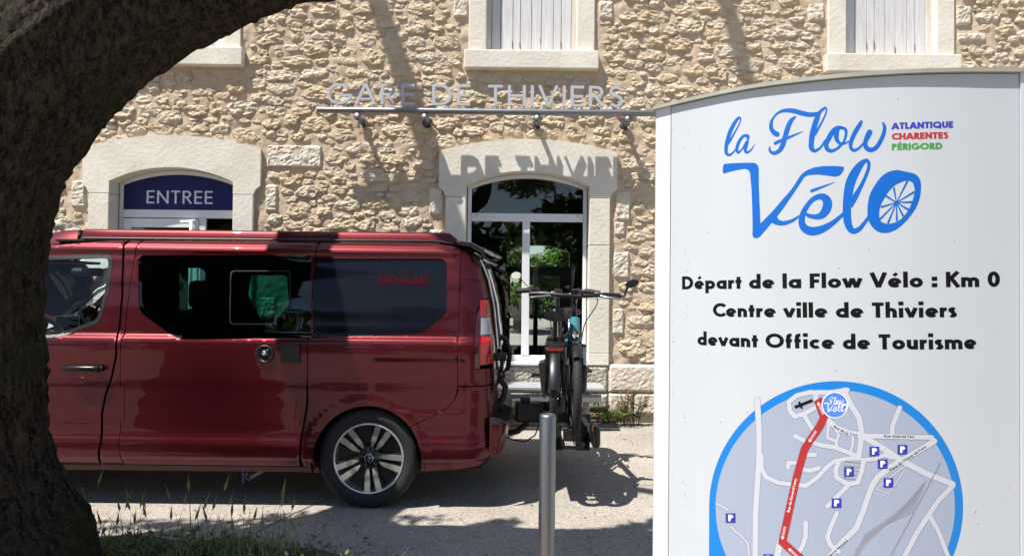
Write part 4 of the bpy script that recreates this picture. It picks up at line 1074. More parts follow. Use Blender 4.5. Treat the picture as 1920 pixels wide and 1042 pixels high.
def copyw(x, y, rz):
    c = copy_tree(w0, van); place_wheel(c, x, y, rz); return c
copyw(FX, VY+.155, 0); copyw(ARX, 2*VC-VY-.155, math.pi); copyw(FX, 2*VC-VY-.155, math.pi)
# ------------------------------------------------------------------ bicycles on the rack
BLK_ = mat('bike_black', (.007, .007, .008), rough=.38, coat=.1)
TEAL = mat('bike_teal', (.06, .22, .26), rough=.3, coat=.5); SILV = mat('bike_silver', (.55, .55, .56), rough=.25, metal=1)
MIRR = mat('mirror_face', (.8, .85, .9), rough=.02, metal=1); REFL = mat('reflector_red', (.45, .01, .008), rough=.15, coat=.5); AMB = mat('reflector_amber', (.55, .16, .01), rough=.2)
TYRE = mat('bike_tyre', (.014, .014, .014), rough=.8, bump=.5, bscale=150, bdist=.002)
def bike(kind, label):
    """forward +y, tyres on z=0, rear axle at y=0"""
    root = empty(('electric_bicycle'), (0, 0, 0), label, 'bicycle', 'bicycles on the van rack')
    WB, Rw, tr = 1.08, .345, (.027 if kind == 'city' else .030)
    for yy in (0, WB):
        wh = empty('wheel', (0, 0, 0)); wh.parent = root
        m = MB(); n = 48; m.tube([(0, yy+(Rw-tr)*math.cos(2*math.pi*i/n), Rw+(Rw-tr)*math.sin(2*math.pi*i/n)) for i in range(n)], tr, 10, closed=True)
        for i in range(60):     # tread blocks
            for sx in (-1, 1):
                a = 2*math.pi*(i+.25*(1+sx))/60; c_, s_2 = math.cos(a), math.sin(a); vs = []
                for x_ in (sx*.004, sx*.017):
                    for q in (-.011, .011):
                        for rr in (Rw-.006, Rw+.003-abs(x_)*.35): vs.append((x_, yy+rr*c_-s_2*q, Rw+rr*s_2+c_*q))
                m.add(vs, [(1, 3, 7, 5), (0, 1, 5, 4), (2, 6, 7, 3), (4, 5, 7, 6)])
        m.build('tyre', TYRE, wh)
        m = MB(); m.tube([(0, yy+(Rw-.052)*math.cos(2*math.pi*i/n), Rw+(Rw-.052)*math.sin(2*math.pi*i/n)) for i in range(n)], .012, 6, closed=True); m.build('rim', BLK_, wh)
        m = MB()
        for i in range(28):
            a = 2*math.pi*i/28; m.tube([((-1)**i*.028, yy+.02*math.cos(a+.8), Rw+.02*math.sin(a+.8)), (0, yy+(Rw-.055)*math.cos(a), Rw+(Rw-.055)*math.sin(a))], .0014, 4, caps=False)
        m.build('spokes', SILV, wh)
        m = MB(); m.lathe([(-.055, .012), (-.04, .028), (.04, .028), (.055, .012)], (0, yy, Rw), 'x', 14); m.lathe([(-.036, .02), (-.036, .09), (-.034, .09), (-.034, .02)], (0, yy, Rw), 'x', 24); m.build('hub', BLK_, wh)
    fc = TEAL if kind == 'mtb' else BLK_
    ht0, ht1 = Vector((0, WB-.13, .72)), Vector((0, WB-.185, .90)); bb = Vector((0, .44, .30)); st = Vector((0, .27, .74))
    m = MB()
    m.tube([ht0, ht1], .038, 12)
    if kind == 'mtb':
        m.tube([ht0+Vector((0, -.01, .03)), (0, .66, .48), bb+Vector((0, .02, .02))], [.050, .056, .055], 12, flat=1.15); m.tube([ht1+Vector((0, 0, -.03)), st+Vector((0, .02, -.02))], .028, 10)
    else:
        m.tube([ht0+Vector((0, 0, .03)), (0, .72, .44), (0, .56, .33), bb], [.04, .044, .046, .05], 12, flat=1.2)
    m.tube([bb, st], .022, 10)
    for s in (-1, 1):
        m.tube([bb+Vector((s*.035, -.03, 0)), (s*.06, .2, .33), (s*.062, 0, Rw)], .016, 8); m.tube([st+Vector((s*.02, 0, -.06)), (s*.055, .08, .50), (s*.062, 0, Rw)], .014, 8)
    fr_ = m.build('frame', fc, root)
    m = MB(); m.box(-.055, .055, .36, .54, .24, .38, .03); m.build('motor', BLK_, root)
    # fork
    ax = Vector((0, WB, Rw)); cr = ht0+Vector((0, .012, -.035))
    m = MB(); m.box(-.085, .085, cr.y-.025, cr.y+.025, cr.z-.02, cr.z+.02, .012)
    fk = m.build('fork', BLK_, root)
    for s in (-1, 1):
        m = MB(); m.tube([ax+Vector((s*.062, 0, 0)), ax+Vector((s*.066, -.03, .20))], [.022, .030], 10); m.build('fork_leg', BLK_, fk)
        m = MB(); m.tube([ax+Vector((s*.066, -.03, .20)), (s*.066, cr.y+.0, cr.z)], .020, 10); m.build('fork_stanchion', SILV, fk)
    m = MB(); m.tube([ht1, ht1+Vector((0, -.03, .12))], .018, 10); m.tube([ht1+Vector((0, -.03, .12)), ht1+Vector((0, .05, .16))], .02, 10); m.build('stem', BLK_, root)
    # bars
    by, bz = ht1.y+.05, ht1.z+.17; hw = .36 if kind == 'city' else .345
    rise = .045 if kind == 'city' else .015
    m = MB(); pts_ = spline([(-hw, by-.07, bz+rise*.6), (-.24, by-.03, bz+rise), (-.10, by+.0, bz+.005), (0, by, bz), (.10, by+.0, bz+.005), (.24, by-.03, bz+rise), (hw, by-.07, bz+rise*.6)], 5); m.tube(pts_, .0165, 10)
    hb = m.build('handlebar', BLK_, root)
    for s in (-1, 1):
        m = MB(); m.tube([(s*(hw-.13), by-.055, bz+rise*.85), (s*(hw-.06), by-.062, bz+rise*.72), (s*hw, by-.072, bz+rise*.55)], [.022, .020, .023], 10); m.build('grip', RUBBER, hb)
        m = MB(); m.box(s*(hw-.18)-.018, s*(hw-.18)+.018, by-.07, by-.02, bz+rise-.02, bz+rise+.02, .008); m.tube([(s*(hw-.17), by-.02, bz+rise-.01), (s*(hw-.10), by+.03, bz+rise-.02), (s*(hw-.01), by+.025, bz+rise-.03)], [.011, .009, .007], 6); m.build('brake_lever', SILV if (kind == 'mtb') else BLK_, hb)
    m = MB(); m.box(-.035, .035, by-.03, by+.012, bz+.012, bz+.055, .012); m.box(-.065, -.04, by-.02, by+.02, bz-.01, bz+.03, .008); m.build('display', GLOSSB, hb)
    m = MB()
    for s, k in ((-1, .0), (1, .02), (1, -.02)):
        m.tube(spline([(s*(hw-.19), by, bz+rise-.01), (s*.15, by+.12, bz-.06+k), (s*.07, by+.10, bz-.20), (s*.05, ht0.y+.03, ht0.z+.02), (s*.04, ht0.y-.15, ht0.z-.10)], 5), .0042, 5)
    m.build('brake_cable', BLK_, hb)
    # mirror
    ms = 1 if kind == 'city' else 1; sx = -1 if kind == 'city' else -1
    m = MB(); e0 = Vector((sx*(hw-.14) if kind == 'city' else sx*hw, by-.065, bz+rise*.7))
    if kind == 'city': e1_ = e0+Vector((sx*.11, .0, .115)); pth = [e0, e1_]; rad = .0035
    else: e1_ = e0+Vector((sx*.055, 0, .075)); pth = [e0, e0+Vector((sx*.03, 0, -.002)), e0+Vector((sx*.04, 0, .03)), e1_]; rad = .010
    m.tube(pth, rad, 8); c = e1_+Vector((sx*.03, 0, .02))
    n = 24; a1, b1 = (.048, .036) if kind == 'city' else (.052, .030); tilt = .1 if kind == 'city' else -.35
    rim_ = [Vector((a1*math.cos(2*math.pi*i/n), 0, b1*math.sin(2*math.pi*i/n))) for i in range(n)]
    rim_ = [c+Vector((p.x*math.cos(tilt)-p.z*math.sin(tilt), 0, p.x*math.sin(tilt)+p.z*math.cos(tilt))) for p in rim_]
    m.prism([p+Vector((0, 0, 0)) for p in rim_], (0, .014, 0)); mo = m.build('mirror', BLK_, hb)
    m = MB(); m.prism([c+(p-c)*.9+Vector((0, -.002, 0)) for p in rim_], (0, .001, 0)); m.build('mirror_glass', MIRR, mo) if False else m.build('mirror_glass', MIRR, hb)
    # saddle
    m = MB(); sc_ = Vector((0, .17, .90))
    def sf(u, v):
        t = u; y = sc_.y-.13+.27*t; wdt = .098*(1-smooth((t-.15)/.55))+.022; a = math.pi*2*v
        if t < .12: wdt *= .75+.25*t/.12
        return (wdt*math.cos(a), y, sc_.z+.01+.034*math.sin(a)-.015*(1-abs(math.cos(a)))*(math.sin(a) < 0)+.015*(1-t)**2)
    m.grid(lambda u, v: sf(u, v), 12, 20); m.add([sf(0, v/20) for v in range(20)], [tuple(range(20))]); m.add([sf(1, v/20) for v in range(20)], [tuple(range(20))]); m.build('saddle', mat('saddle_black', (.014, .014, .015), rough=.5), root)
    m = MB(); m.tube([st, (0, .185, .88)], .0155, 10); m.tube([(-.02, .10, .875), (-.02, .25, .88)], .004, 6); m.tube([(.02, .10, .875), (.02, .25, .88)], .004, 6); m.build('seat_post', SILV, root)
    # guards
    def guard(yc, a0, a1, w_, name='mudguard'):
        m = MB()
        def gf(u, v):
            a = R(a0+(a1-a0)*u); b = (v-.5)*math.pi*.95; rr = Rw+.012+.018*math.cos(b)
            return (w_*math.sin(b), yc+rr*math.cos(a), Rw+rr*math.sin(a))
        m.grid(gf, 24, 8); m.build(name, BLK_, root)
    guard(0, 168, 55, .040); guard(WB, 150, 52 if kind == 'mtb' else 10, .038)
    # cranks
    for s, a in ((-1, 130), (1, -50)):
        c0_ = Vector((s*.075, .45, .30)); c1_ = c0_+Vector((s*.012, .165*math.cos(R(a)), .165*math.sin(R(a)))); m = MB(); m.tube([c0_, c1_], .012, 8); cr_ = m.build('crank', BLK_, root)
        m = MB(); px_ = c1_.x+s*.055; m.tube([c1_, c1_+Vector((s*.10, 0, 0))], .007, 6); m.box(px_-.045, px_+.045, c1_.y-.045, c1_.y-.032, c1_.z-.012, c1_.z+.012, .004); m.box(px_-.045, px_+.045, c1_.y+.032, c1_.y+.045, c1_.z-.012, c1_.z+.012, .004); m.box(px_-.045, px_-.037, c1_.y-.034, c1_.y+.034, c1_.z-.01, c1_.z+.01); m.box(px_+.037, px_+.045, c1_.y-.034, c1_.y+.034, c1_.z-.01, c1_.z+.01); pd = m.build('pedal', BLK_, cr_)
        for q in (-.047, .0455): 
            m = MB(); m.box(px_-.028, px_+.028, c1_.y+q, c1_.y+q+.0015, c1_.z-.007, c1_.z+.007); m.build('pedal_reflector', AMB, cr_)
    m = MB(); m.lathe([(.052, .095), (.056, .095), (.056, .06)], (0, .45, .30), 'x', 40); m.tube([(.054, .45, .395), (.05, .0, .385)], .004, 5); m.tube([(.054, .45, .205), (.05, .02, .26)], .004, 5); m.lathe([(.046, .02), (.046, .045), (.052, .045)], (0, 0, Rw), 'x', 24); m.build('chain', SILV, root)
    m = MB(); m.box(.045, .075, -.03, .05, .20, .34, .01); m.lathe([(.05, .022), (.062, .022)], (0, .03, .20), 'x', 12); m.build('derailleur', BLK_, root)
    # battery in the frame
    if kind == 'mtb':
        m = MB(); m.tube([(0, .885, .70), (0, .70, .56)], .056, 12); m.build('battery', TEAL, root)
        m = MB(); m.lathe([(-.02, .034), (.012, .034), (.02, .028), (.02, 0)], (0, WB-.05, .775), 'y', 20); hl = m.build('headlight', BLK_, root)
        m = MB(); m.lathe([(.0, .024), (.003, .0)], (0, WB-.028, .775), 'y', 20); m.build('headlight_lens', MIRR, hl)
        m = MB(); m.box(-.025, .025, WB-.045, WB-.035, .70, .73, .005); m.build('front_reflector', LWH, root)
        m = MB(); y0 = WB-.112
        for a, b in (((-.017, .855), (.015, .862)), ((-.010, .862), (-.006, .80)), ((.012, .862), (.008, .82)), ((-.01, .835), (.01, .84))): m.tube([(a[0], y0-.035*(a[1]-.72)/.18*1.5+.008, a[1]), (b[0], y0-.035*(b[1]-.72)/.18*1.5+.008, b[1])], .003, 4)
        m.build('frame_decal', BLK_, root)
    else:
        m = MB(); 
        for s in (-1, 1): m.tube([(s*.065, -.17, .72), (s*.065, .20, .74)], .006, 6); m.tube([(s*.065, -.10, .72), (s*.066, 0, Rw+.02)], .006, 6)
        for y in (-.17, -.05, .08, .20): m.tube([(-.065, y, .72+.054*(y+.17)), (.065, y, .72+.054*(y+.17))], .005, 6)
        m.box(-.075, .075, -.14, .16, .655, .70, .015); m.build('luggage_rack', BLK_, root)
        m = MB(); m.box(-.055, .055, -.205, -.185, .675, .71, .008); m.build('tail_reflector', REFL, root)
        m = MB(); m.box(-.052, .052, -.212, -.200, .706, .712, .002); m.build('reflector_trim', BLK_, root)
        m = MB(); m.prism([(-.12, -.02, .56), (-.07, -.02, .58), (-.07, -.02, .30), (-.09, -.02, .32)], (0, .22, 0)); m.build('side_case', BLK_, root)
    return root
bA = bike('city', 'black electric city bicycle with red rear reflector and round mirror, nearest the van bumper')
bB = bike('mtb', 'teal framed electric bicycle facing the camera with headlight, on the outer tray of the rack')
bA.location = (.315, 4.98, .445); bA.scale = bB.scale = (1, 1, .97); bA.rotation_euler = (0, R(.5), R(-4.5)); 
bB.location = (.49, 6.06, .445); bB.rotation_euler = (0, R(-.6), R(180-1.5))
# rack
rk = empty('bicycle_rack', (.4, 5.6, .3), 'black towbar bicycle rack carrying both bicycles behind the van', 'bicycle rack')
def bxp(name, x0, x1, y0, y1, z0, z1, m=None, bev=.008, par=None):
    b = MB(); b.box(x0, x1, y0, y1, z0, z1, bev); return b.build(name, m or BLACKP, par or rk)
bxp('coupling', .04, .27, VC-.07, VC+.07, .40, .56, bev=.02)
bxp('coupling_lever', .08, .16, VC-.05, VC+.05, .56, .60, bev=.01)
bxp('beam', .27, .66, VC-.06, VC+.06, .40, .47)
for x in (.325, .515):
    t = MB(); 
    t.box(x-.05, x-.042, 4.86, 6.5, .352, .425); t.box(x+.042, x+.05, 4.86, 6.5, .352, .425); t.box(x-.042, x+.042, 4.86, 6.5, .352, .362); t.build('wheel_tray', BLACKP, rk)
    for y in (4.99, 6.06): bxp('wheel_strap', x-.046, x+.046, y-.012, y+.012, .42, .50, RUBBER, .004)
for y in (5.0, 6.3): bxp('cross_tube', .30, .58, y-.02, y+.02, .33, .37)
bxp('upright', .43, .47, VC-.05, VC+.0, .45, .98, bev=.012); 
for z in (.52, .62): bxp('upright_brace', .36, .50, VC-.06, VC-.05, z, z+.03)
bxp('plate_holder', .375, .475, 4.87, 4.885, .37, .50, bev=.004)
bxp('light_bar', .56, .61, 4.9, 6.5, .40, .46)
lt = bxp('light_unit', .575, .635, 4.80, 5.0, .375, .53, bev=.028)
bxp('indicator_lens', .572, .582, 4.795, 4.80, .50, .55, AMB, .002, lt)
bxp('light_unit', .575, .635, 6.35, 6.55, .375, .53, bev=.028)
a = MB(); a.tube([(.45, VC, .95), (.40, VC-.2, .93), (.34, VC-.25, .90)], .016, 8); a.tube([(.45, VC, .97), (.50, VC+.1, .95)], .016, 8); a.build('holding_arm', BLACKP, rk)
fl = Flat(lambda u, v, o: (u, 4.868-o, v), .0004, .1); fl.text('THULE', .385, .385, .465, .385, .03, .26, .06); fl.m.build('rack_lettering', mat('print_white', (.75, .75, .75), rough=.5), rk)
rk.location.z += .04
# ------------------------------------------------------------------ bench against the wall
bn_ = empty('metal_bench', (.3, 7.55, 0), 'pale metal bench standing against the wall below the arched window', 'bench')
def bpart(name, *a, m=GALV, bev=.006): b = MB(); b.box(*a, bev); return b.build(name, m, bn_)
bxl, bxr = -.9, at(1132, 725, 7.4).x; zt_ = at(1050, 724, 7.4).z
AL2 = mat('bench_aluminium', (.60, .61, .64), rough=.38, metal=.6)
for i in range(3): bpart('seat_slat', bxl, bxr, 7.32+i*.14, 7.445+i*.14, zt_-.03, zt_, m=AL2)
bpart('apron', bxl+.02, bxr-.03, 7.345, 7.36, zt_-.16, zt_-.075, m=mat('bench_grey', (.20, .21, .23), rough=.5, metal=.4))
bpart('stretcher_strip', bxl+.05, .14, 7.33, 7.343, zt_-.085, zt_-.065, m=AL2)
for x in (bxl+.15, bxr-.2):
    bpart('leg', x, x+.05, 7.40, 7.44, 0, zt_-.03); bpart('leg', x, x+.05, 7.64, 7.68, 0, zt_-.03)
# ------------------------------------------------------------------ notice board left of the entrance
nb = empty('notice_board', (-5.6, YW-.08, 1.3), 'glazed notice board with pinned papers on the wall left of the entrance', 'notice board')
b = MB(); b.box(-6.75, -4.98, YW-.10, YW-.045, .98, 2.1, .01); b.build('backing', mat('board_white', (.55, .57, .56), rough=.7), nb)
b = MB(); b.box(-5.02, -4.96, YW-.13, YW-.05, .95, 2.13, .01); b.box(-6.8, -6.74, YW-.13, YW-.05, .95, 2.13, .01); b.box(-6.74, -5.02, YW-.13, YW-.05, 2.09, 2.13, .01); b.box(-6.74, -5.02, YW-.13, YW-.05, .95, .99, .01); b.build('frame', mat('blue_frame', (.02, .09, .26), rough=.4), nb)
for i, (x0, z0, ww, hh, c) in enumerate(((-5.42, 1.47, .36, .26, 'white'), (-5.85, 1.47, .36, .30, 'ochre'), (-5.44, 1.02, .38, .40, 'white'), (-5.60, 1.02, .13, .34, 'cyan'), (-5.90, 1.04, .26, .36, 'white'), (-5.80, 1.80, .5, .22, 'pink'), (-6.3, 1.4, .36, .5, 'white'), (-6.6, 1.05, .25, .36, 'ochre'), (-5.25, 1.78, .2, .25, 'white'))):
    cc = {'white': (.62, .64, .64), 'ochre': (.48, .32, .10), 'cyan': (.10, .40, .55), 'pink': (.5, .34, .36)}[c]
    b = MB(); b.box(x0, x0+ww, YW-.106-.002*(i % 3), YW-.103-.002*(i % 3), z0, z0+hh)
    p_ = b.build('paper', mat('paper_'+c, cc, rough=.7), nb)
    ln = MB()
    for k in range(5):
        zz_ = z0+hh*(.8-.14*k); ln.box(x0+ww*.15, x0+ww*(.5+.35*rnd.random()), YW-.113, YW-.1125, zz_, zz_+.008)
    ln.build('print_lines', mat('print_grey', (.25, .26, .28), rough=.7), p_)
# ------------------------------------------------------------------ bollard
bo = empty('steel_bollard', (0, 0, 0), 'brushed stainless steel bollard in the foreground in front of the bicycles', 'bollard')
q = at(1027, 776, 3.2); bo.location = (q.x, 3.2, 0)
b = MB(); b.lathe([(0, .0385), (q.z-.008, .0385), (q.z, .034), (q.z+.001, .026), (q.z-.004, .022), (q.z-.004, 0)], (q.x, 3.2, 0), 'z', 48); b.build('post', STEEL, bo)
b = MB(); b.lathe([(0, .07), (.008, .07), (.012, .06), (.012, .04)], (q.x, 3.2, 0), 'z', 32); b.build('base_ring', STEEL, bo)
# ------------------------------------------------------------------ information totem
PLAN = spline([(.4326, 2.066), (.521, 1.962), (.636, 1.850), (.751, 1.780), (.866, 1.733), (.984, 1.703), (1.108, 1.688), (1.251, 1.683)], 12)
SC = [0]
for a, b in zip(PLAN, PLAN[1:]): SC.append(SC[-1]+math.hypot(b[0]-a[0], b[1]-a[1]))
ZTOPS = 2.088
def plan_at(s):
    s = max(-.02, min(SC[-1]+.02, s))
    for i in range(len(PLAN)-1):
        if s <= SC[i+1] or i == len(PLAN)-2:
            t = (s-SC[i])/(SC[i+1]-SC[i]); a, b = PLAN[i], PLAN[i+1]
            # smooth normal from neighbours
            def nrm(k):
                k0, k1 = max(0, k-1), min(len(PLAN)-1, k+1); d = Vector((PLAN[k1][0]-PLAN[k0][0], PLAN[k1][1]-PLAN[k0][1])).normalized(); return Vector((d.y, -d.x))
            n = (nrm(i)*(1-t)+nrm(i+1)*t).normalized(); return Vector((a[0]+(b[0]-a[0])*t, a[1]+(b[1]-a[1])*t)), n
def SP(s, z, off=0):
    p, n = plan_at(s); off = off*.3 if off < .006 else off; return Vector((p.x+n.x*off, p.y+n.y*off, z))
def SH(px, py):
    d = ray(px, py); k = d.x/d.y; best = None
    for i in range(len(PLAN)-1):
        a, b = PLAN[i], PLAN[i+1]; fa, fb = a[0]-k*a[1], b[0]-k*b[1]
        if fa <= 0 <= fb or fa >= 0 >= fb or (i == len(PLAN)-2 and best is None and fb < 0):
            t = fa/(fa-fb); y = a[1]+(b[1]-a[1])*t; best = (SC[i]+(SC[i+1]-SC[i])*t, CAM.z+d.z/d.y*y); break
    if best is None: best = (SC[0], CAM.z+d.z/d.y*PLAN[0][1])
    return best
tot = empty('information_totem', (.85, 1.75, 0), 'tall curved white information totem with blue cycle route lettering and town map', 'information sign')
WHITE = mat('totem_white', (.468, .495, .528), rough=.32, col2=(.452, .48, .512), vscale=3, stretch=(2, 2, .7), bump=.02, bscale=4); WEDGE = mat('totem_edge', (.56, .585, .64), rough=.35)
sA, sB = SH(1257, 500)[0], SH(1911, 500)[0]
b = MB(); b.grid(lambda u, v: SP(sA+(sB-sA)*u, .06+(ZTOPS-.012-.06)*v, 0), 90, 24); b.build('face_panel', WHITE, tot)
# edge profiles
b = MB()
def edge(u, v):
    a = R(-20+200*u); p, n = plan_at(sA-.003); t = Vector((n.y, -n.x))  # along -s
    t = Vector((-(-n.y), -n.x)); tdir = Vector((PLAN[1][0]-PLAN[0][0], PLAN[1][1]-PLAN[0][1])).normalized()
    # rounded nose: from the face round to the back
    w_ = .045
    q = p - tdir*(w_*math.sin(min(math.pi, a)) if u > .1 else 0)
    return (0, 0, 0)
p, n = plan_at(sA-.002); tdir = Vector((n.y, -n.x)); tdir = -tdir if tdir.dot(Vector((PLAN[1][0]-PLAN[0][0], PLAN[1][1]-PLAN[0][1]))) < 0 else tdir
nose = []
for k in range(9):
    q, nq = plan_at(max(.004, (sA-.003)*(1-k/8))); nose.append(q-nq*.001)
q, nq = plan_at(.004); tq = Vector((-nq.y, nq.x)); tq = tq if tq.dot(tdir) > 0 else -tq
for k in range(1, 9):
    a = math.pi*k/8; nose.append(q-nq*.001-tq*.016*math.sin(a)-nq*.022*(1-math.cos(a)))
nose.append(q-nq*.10+tq*.04)
pts_ = [(q.x, q.y) for q in nose]
b = MB(); b.grid(lambda u, v: (*[(pts_[int(min(len(pts_)-2, u*(len(pts_)-1)))][k]*(1-(u*(len(pts_)-1)-int(min(len(pts_)-2, u*(len(pts_)-1)))))+pts_[int(min(len(pts_)-2, u*(len(pts_)-1)))+1][k]*(u*(len(pts_)-1)-int(min(len(pts_)-2, u*(len(pts_)-1))))) for k in (0, 1)], .03+(ZTOPS-.04)*v), len(pts_)-1, 1)
b.build('edge_profile', WEDGE, tot)
p2, n2 = plan_at(sB+.002); t2 = Vector((-n2.y, n2.x))
b = MB(); e0 = [(p2+n2*.004), (p2+t2*.03+n2*.002), (p2+t2*.05-n2*.03), (p2+t2*.05-n2*.10), (p2-n2*.11)]
b.prism([(q.x, q.y, .03) for q in e0], (0, 0, ZTOPS-.04)); b.build('edge_profile', WEDGE, tot)
# cap and body
b = MB(); N = 60; out = [SP(SC[-1]*i/N, 0, .012) for i in range(N+1)]
xs_ = [(q.x, q.y) for q in out]; xs_[0:0] = [(pts_[13][0]-.012, pts_[13][1]+.004), (pts_[10][0]-.012, pts_[10][1]-.004)]
back = [(p2.x+.06, p2.y), (p2.x+.06, p2.y+.12), (.95, 1.86), (.72, 1.95), (pts_[-1][0]+.04, pts_[-1][1]+.05), (pts_[-1][0]-.03, pts_[-1][1]+.0)]
poly = xs_+back; n_ = len(poly)
CAPM = mat('cap_grey', (.34, .34, .30), rough=.6, var=.3, vscale=9)
vs2, fs2 = cdt(poly, (), None)
b = MB(); b.add([(x, y, ZTOPS) for x, y in vs2], fs2); b.add([(x, y, ZTOPS-.010) for x, y in vs2], fs2); b.add([(x, y, ZTOPS-.010) for x, y in poly]+[(x, y, ZTOPS) for x, y in poly], [(i, (i+1) % n_, (i+1) % n_+n_, i+n_) for i in range(n_)]); b.build('cap', CAPM, tot)
bk2 = [(pts_[-1][0], pts_[-1][1]), (.60, 2.03), (.75, 1.94), (.95, 1.86), (1.15, 1.83), (p2.x, p2.y+.11)]
b = MB(); m_ = len(bk2); b.add([(x, y, .03) for x, y in bk2]+[(x, y, ZTOPS-.011) for x, y in bk2], [(i, i+1, i+1+m_, i+m_) for i in range(m_-1)]); b.build('back_panel', mat('back_grey', (.07, .075, .08), rough=.7), tot)
b = MB(); b.box(.5, 1.25, 1.72, 1.86, 0, .06); b.build('plinth', GALV, tot)
# grime specks along the left of the face and faint scuffs
gm = MB(); rg = random.Random(8)
for _ in range(150):
    s = rg.choice((sA+.012, sA+.055, rg.uniform(sA, sB)))+rg.gauss(0, .004); z = rg.uniform(.9, 2.03); a = rg.uniform(.0004, .0013); h_ = a*rg.uniform(1, 7)
    gm.add([SP(s-a, z, .0004), SP(s+a*.5, z-h_*.3, .0004), SP(s+a, z+h_*.4, .0004), SP(s-a*.2, z+h_, .0004)], [(0, 1, 2, 3)])
gmo = gm.build('grime_specks', mat('grime', (.22, .21, .18), rough=.9), tot); gmo['kind'] = 'stuff'
# prints
BLUE = mat('print_blue', (.004, .11, .46), rough=.5, spec=.25); BLACKT = mat('print_black', (.003, .003, .004), rough=.6, spec=.15)
def px_fn(u, v, o): s, z = SH(u, v); return SP(s, z, o)
def sz_fn(u, v, o): return SP(u, v, o)
lg = Flat(px_fn, .0008, 6)
def T(ox, oy, sc): return lambda pts: [(ox+p[0]/sc, oy+p[1]/sc)+((p[2]/sc,) if len(p) > 2 else ()) for p in pts]
z1 = T(1340, 190, 8.0); z2 = T(1340, 280, 5.7875); z3 = T(1540, 190, 7.385); z4 = T(1540, 280, 5.79)
FLOW = [z1([(935, 495, 80), (890, 470, 72), (850, 410, 62), (848, 330, 52), (880, 250, 32), (960, 170, 36), (1060, 140, 56), (1180, 145, 70), (1300, 178, 74), (1420, 202, 70), (1500, 197, 66), (1560, 185, 60), (1600, 140, 45), (1655, 98, 36)]),
 z1([(1655, 98, 34), (1677, 115, 27), (1668, 180, 26), (1620, 290, 28), (1560, 400, 35), (1505, 495, 44)]),
 z1([(1560, 190, 60), (1535, 260, 80), (1495, 380, 82), (1465, 500, 85), (1450, 620, 80), (1452, 700, 75), (1492, 742, 56), (1545, 728, 40), (1600, 680, 32), (1655, 590, 30)]),
 z1([(1228, 228, 8), (1180, 258, 48), (1130, 320, 68), (1090, 420, 75), (1055, 540, 75), (1020, 660, 75), (970, 740, 65), (890, 780, 52), (835, 750, 42), (822, 705, 26), (838, 672, 6)]),
 z1([(910, 632, 50), (960, 605, 48), (1080, 558, 42), (1200, 505, 30), (1322, 455, 10)]),
 z3([(330, 385, 20), (265, 360, 40), (200, 380, 60), (150, 430, 66), (105, 510, 72), (68, 590, 66), (78, 655, 60), (130, 688, 52), (200, 668, 40), (265, 615, 40), (312, 555, 34), (338, 480, 38), (342, 410, 42), (310, 375, 40), (265, 375, 30)]),
 z3([(235, 380, 50), (208, 430, 76), (212, 520, 62), (250, 578, 42), (310, 588, 30), (390, 552, 22)]),
 z3([(552, 288, 46), (520, 345, 60), (462, 440, 62), (412, 560, 56), (408, 640, 50), (452, 680, 44), (520, 650, 32), (590, 575, 30)]),
 z3([(668, 432, 80), (640, 490, 76), (608, 570, 60), (622, 640, 66), (682, 675, 64), (760, 640, 60), (825, 540, 58), (865, 440, 54), (876, 360, 48), (853, 300, 26)])]
LA = [z1([(372, 243, 34), (330, 280, 46), (280, 360, 56), (228, 470, 60), (190, 600, 60), (172, 700, 55), (176, 775, 50), (212, 806, 40), (255, 788, 30), (300, 740, 24), (335, 690, 20)]),
 z1([(372, 243, 30), (391, 262, 20), (380, 320, 20), (340, 400, 22), (290, 490, 28), (240, 580, 32), (200, 650, 20)]),
 z1([(500, 560, 44), (496, 525, 52), (450, 515, 42), (400, 555, 46), (352, 640, 50), (332, 720, 46), (352, 768, 40), (390, 745, 26), (430, 690, 24), (472, 610, 28)]),
 z1([(495, 602, 40), (476, 660, 50), (458, 725, 50), (480, 768, 40), (530, 745, 28), (575, 690, 18), (602, 636, 6)])]
VPOLY = z2([(103, 160), (175, 152), (250, 149), (340, 146), (420, 146), (450, 155), (472, 180), (480, 215), (480, 400), (488, 600), (498, 805), (560, 740), (620, 680), (680, 612), (740, 540), (800, 475), (850, 410), (885, 355), (915, 305), (950, 262), (1000, 228), (1080, 197), (1180, 182), (1300, 181), (1385, 187), (1404, 196), (1404, 215), (1385, 255), (1350, 290), (1300, 298), (1240, 288), (1120, 274), (1010, 282), (970, 305), (930, 370), (850, 490), (760, 620), (675, 735), (700, 765), (740, 778), (800, 770), (860, 745), (925, 708), (905, 750), (850, 790), (780, 820), (720, 828), (660, 818), (622, 795), (560, 870), (490, 950), (455, 966), (420, 955), (410, 930), (412, 820), (408, 640), (400, 440), (385, 260), (365, 225), (330, 212), (250, 225), (95, 265), (86, 235), (92, 180)])
VELO = [z2([(1052, 452, 34), (1150, 415, 26), (1302, 358, 6)]),
 z2([(985, 697, 30), (1030, 722, 44), (1100, 732, 55), (1165, 712, 78), (1212, 650, 98), (1225, 580, 100), (1195, 528, 84), (1135, 512, 62), (1060, 548, 52), (1000, 620, 54), (958, 700, 62), (945, 790, 72), (975, 855, 84), (1050, 888, 94), (1150, 872, 84), (1250, 820, 62), (1330, 760, 46), (1395, 700, 34)]),
 z4([(490, 118, 36), (440, 152, 62), (380, 230, 92), (320, 350, 104), (292, 480, 100), (278, 620, 92), (280, 740, 90), (300, 835, 78), (345, 888, 62), (410, 865, 52), (460, 810, 42), (515, 735, 36)]),
 z4([(490, 118, 34), (516, 150, 36), (508, 220, 36), (470, 320, 38), (420, 420, 45), (368, 515, 62), (320, 610, 50)])]
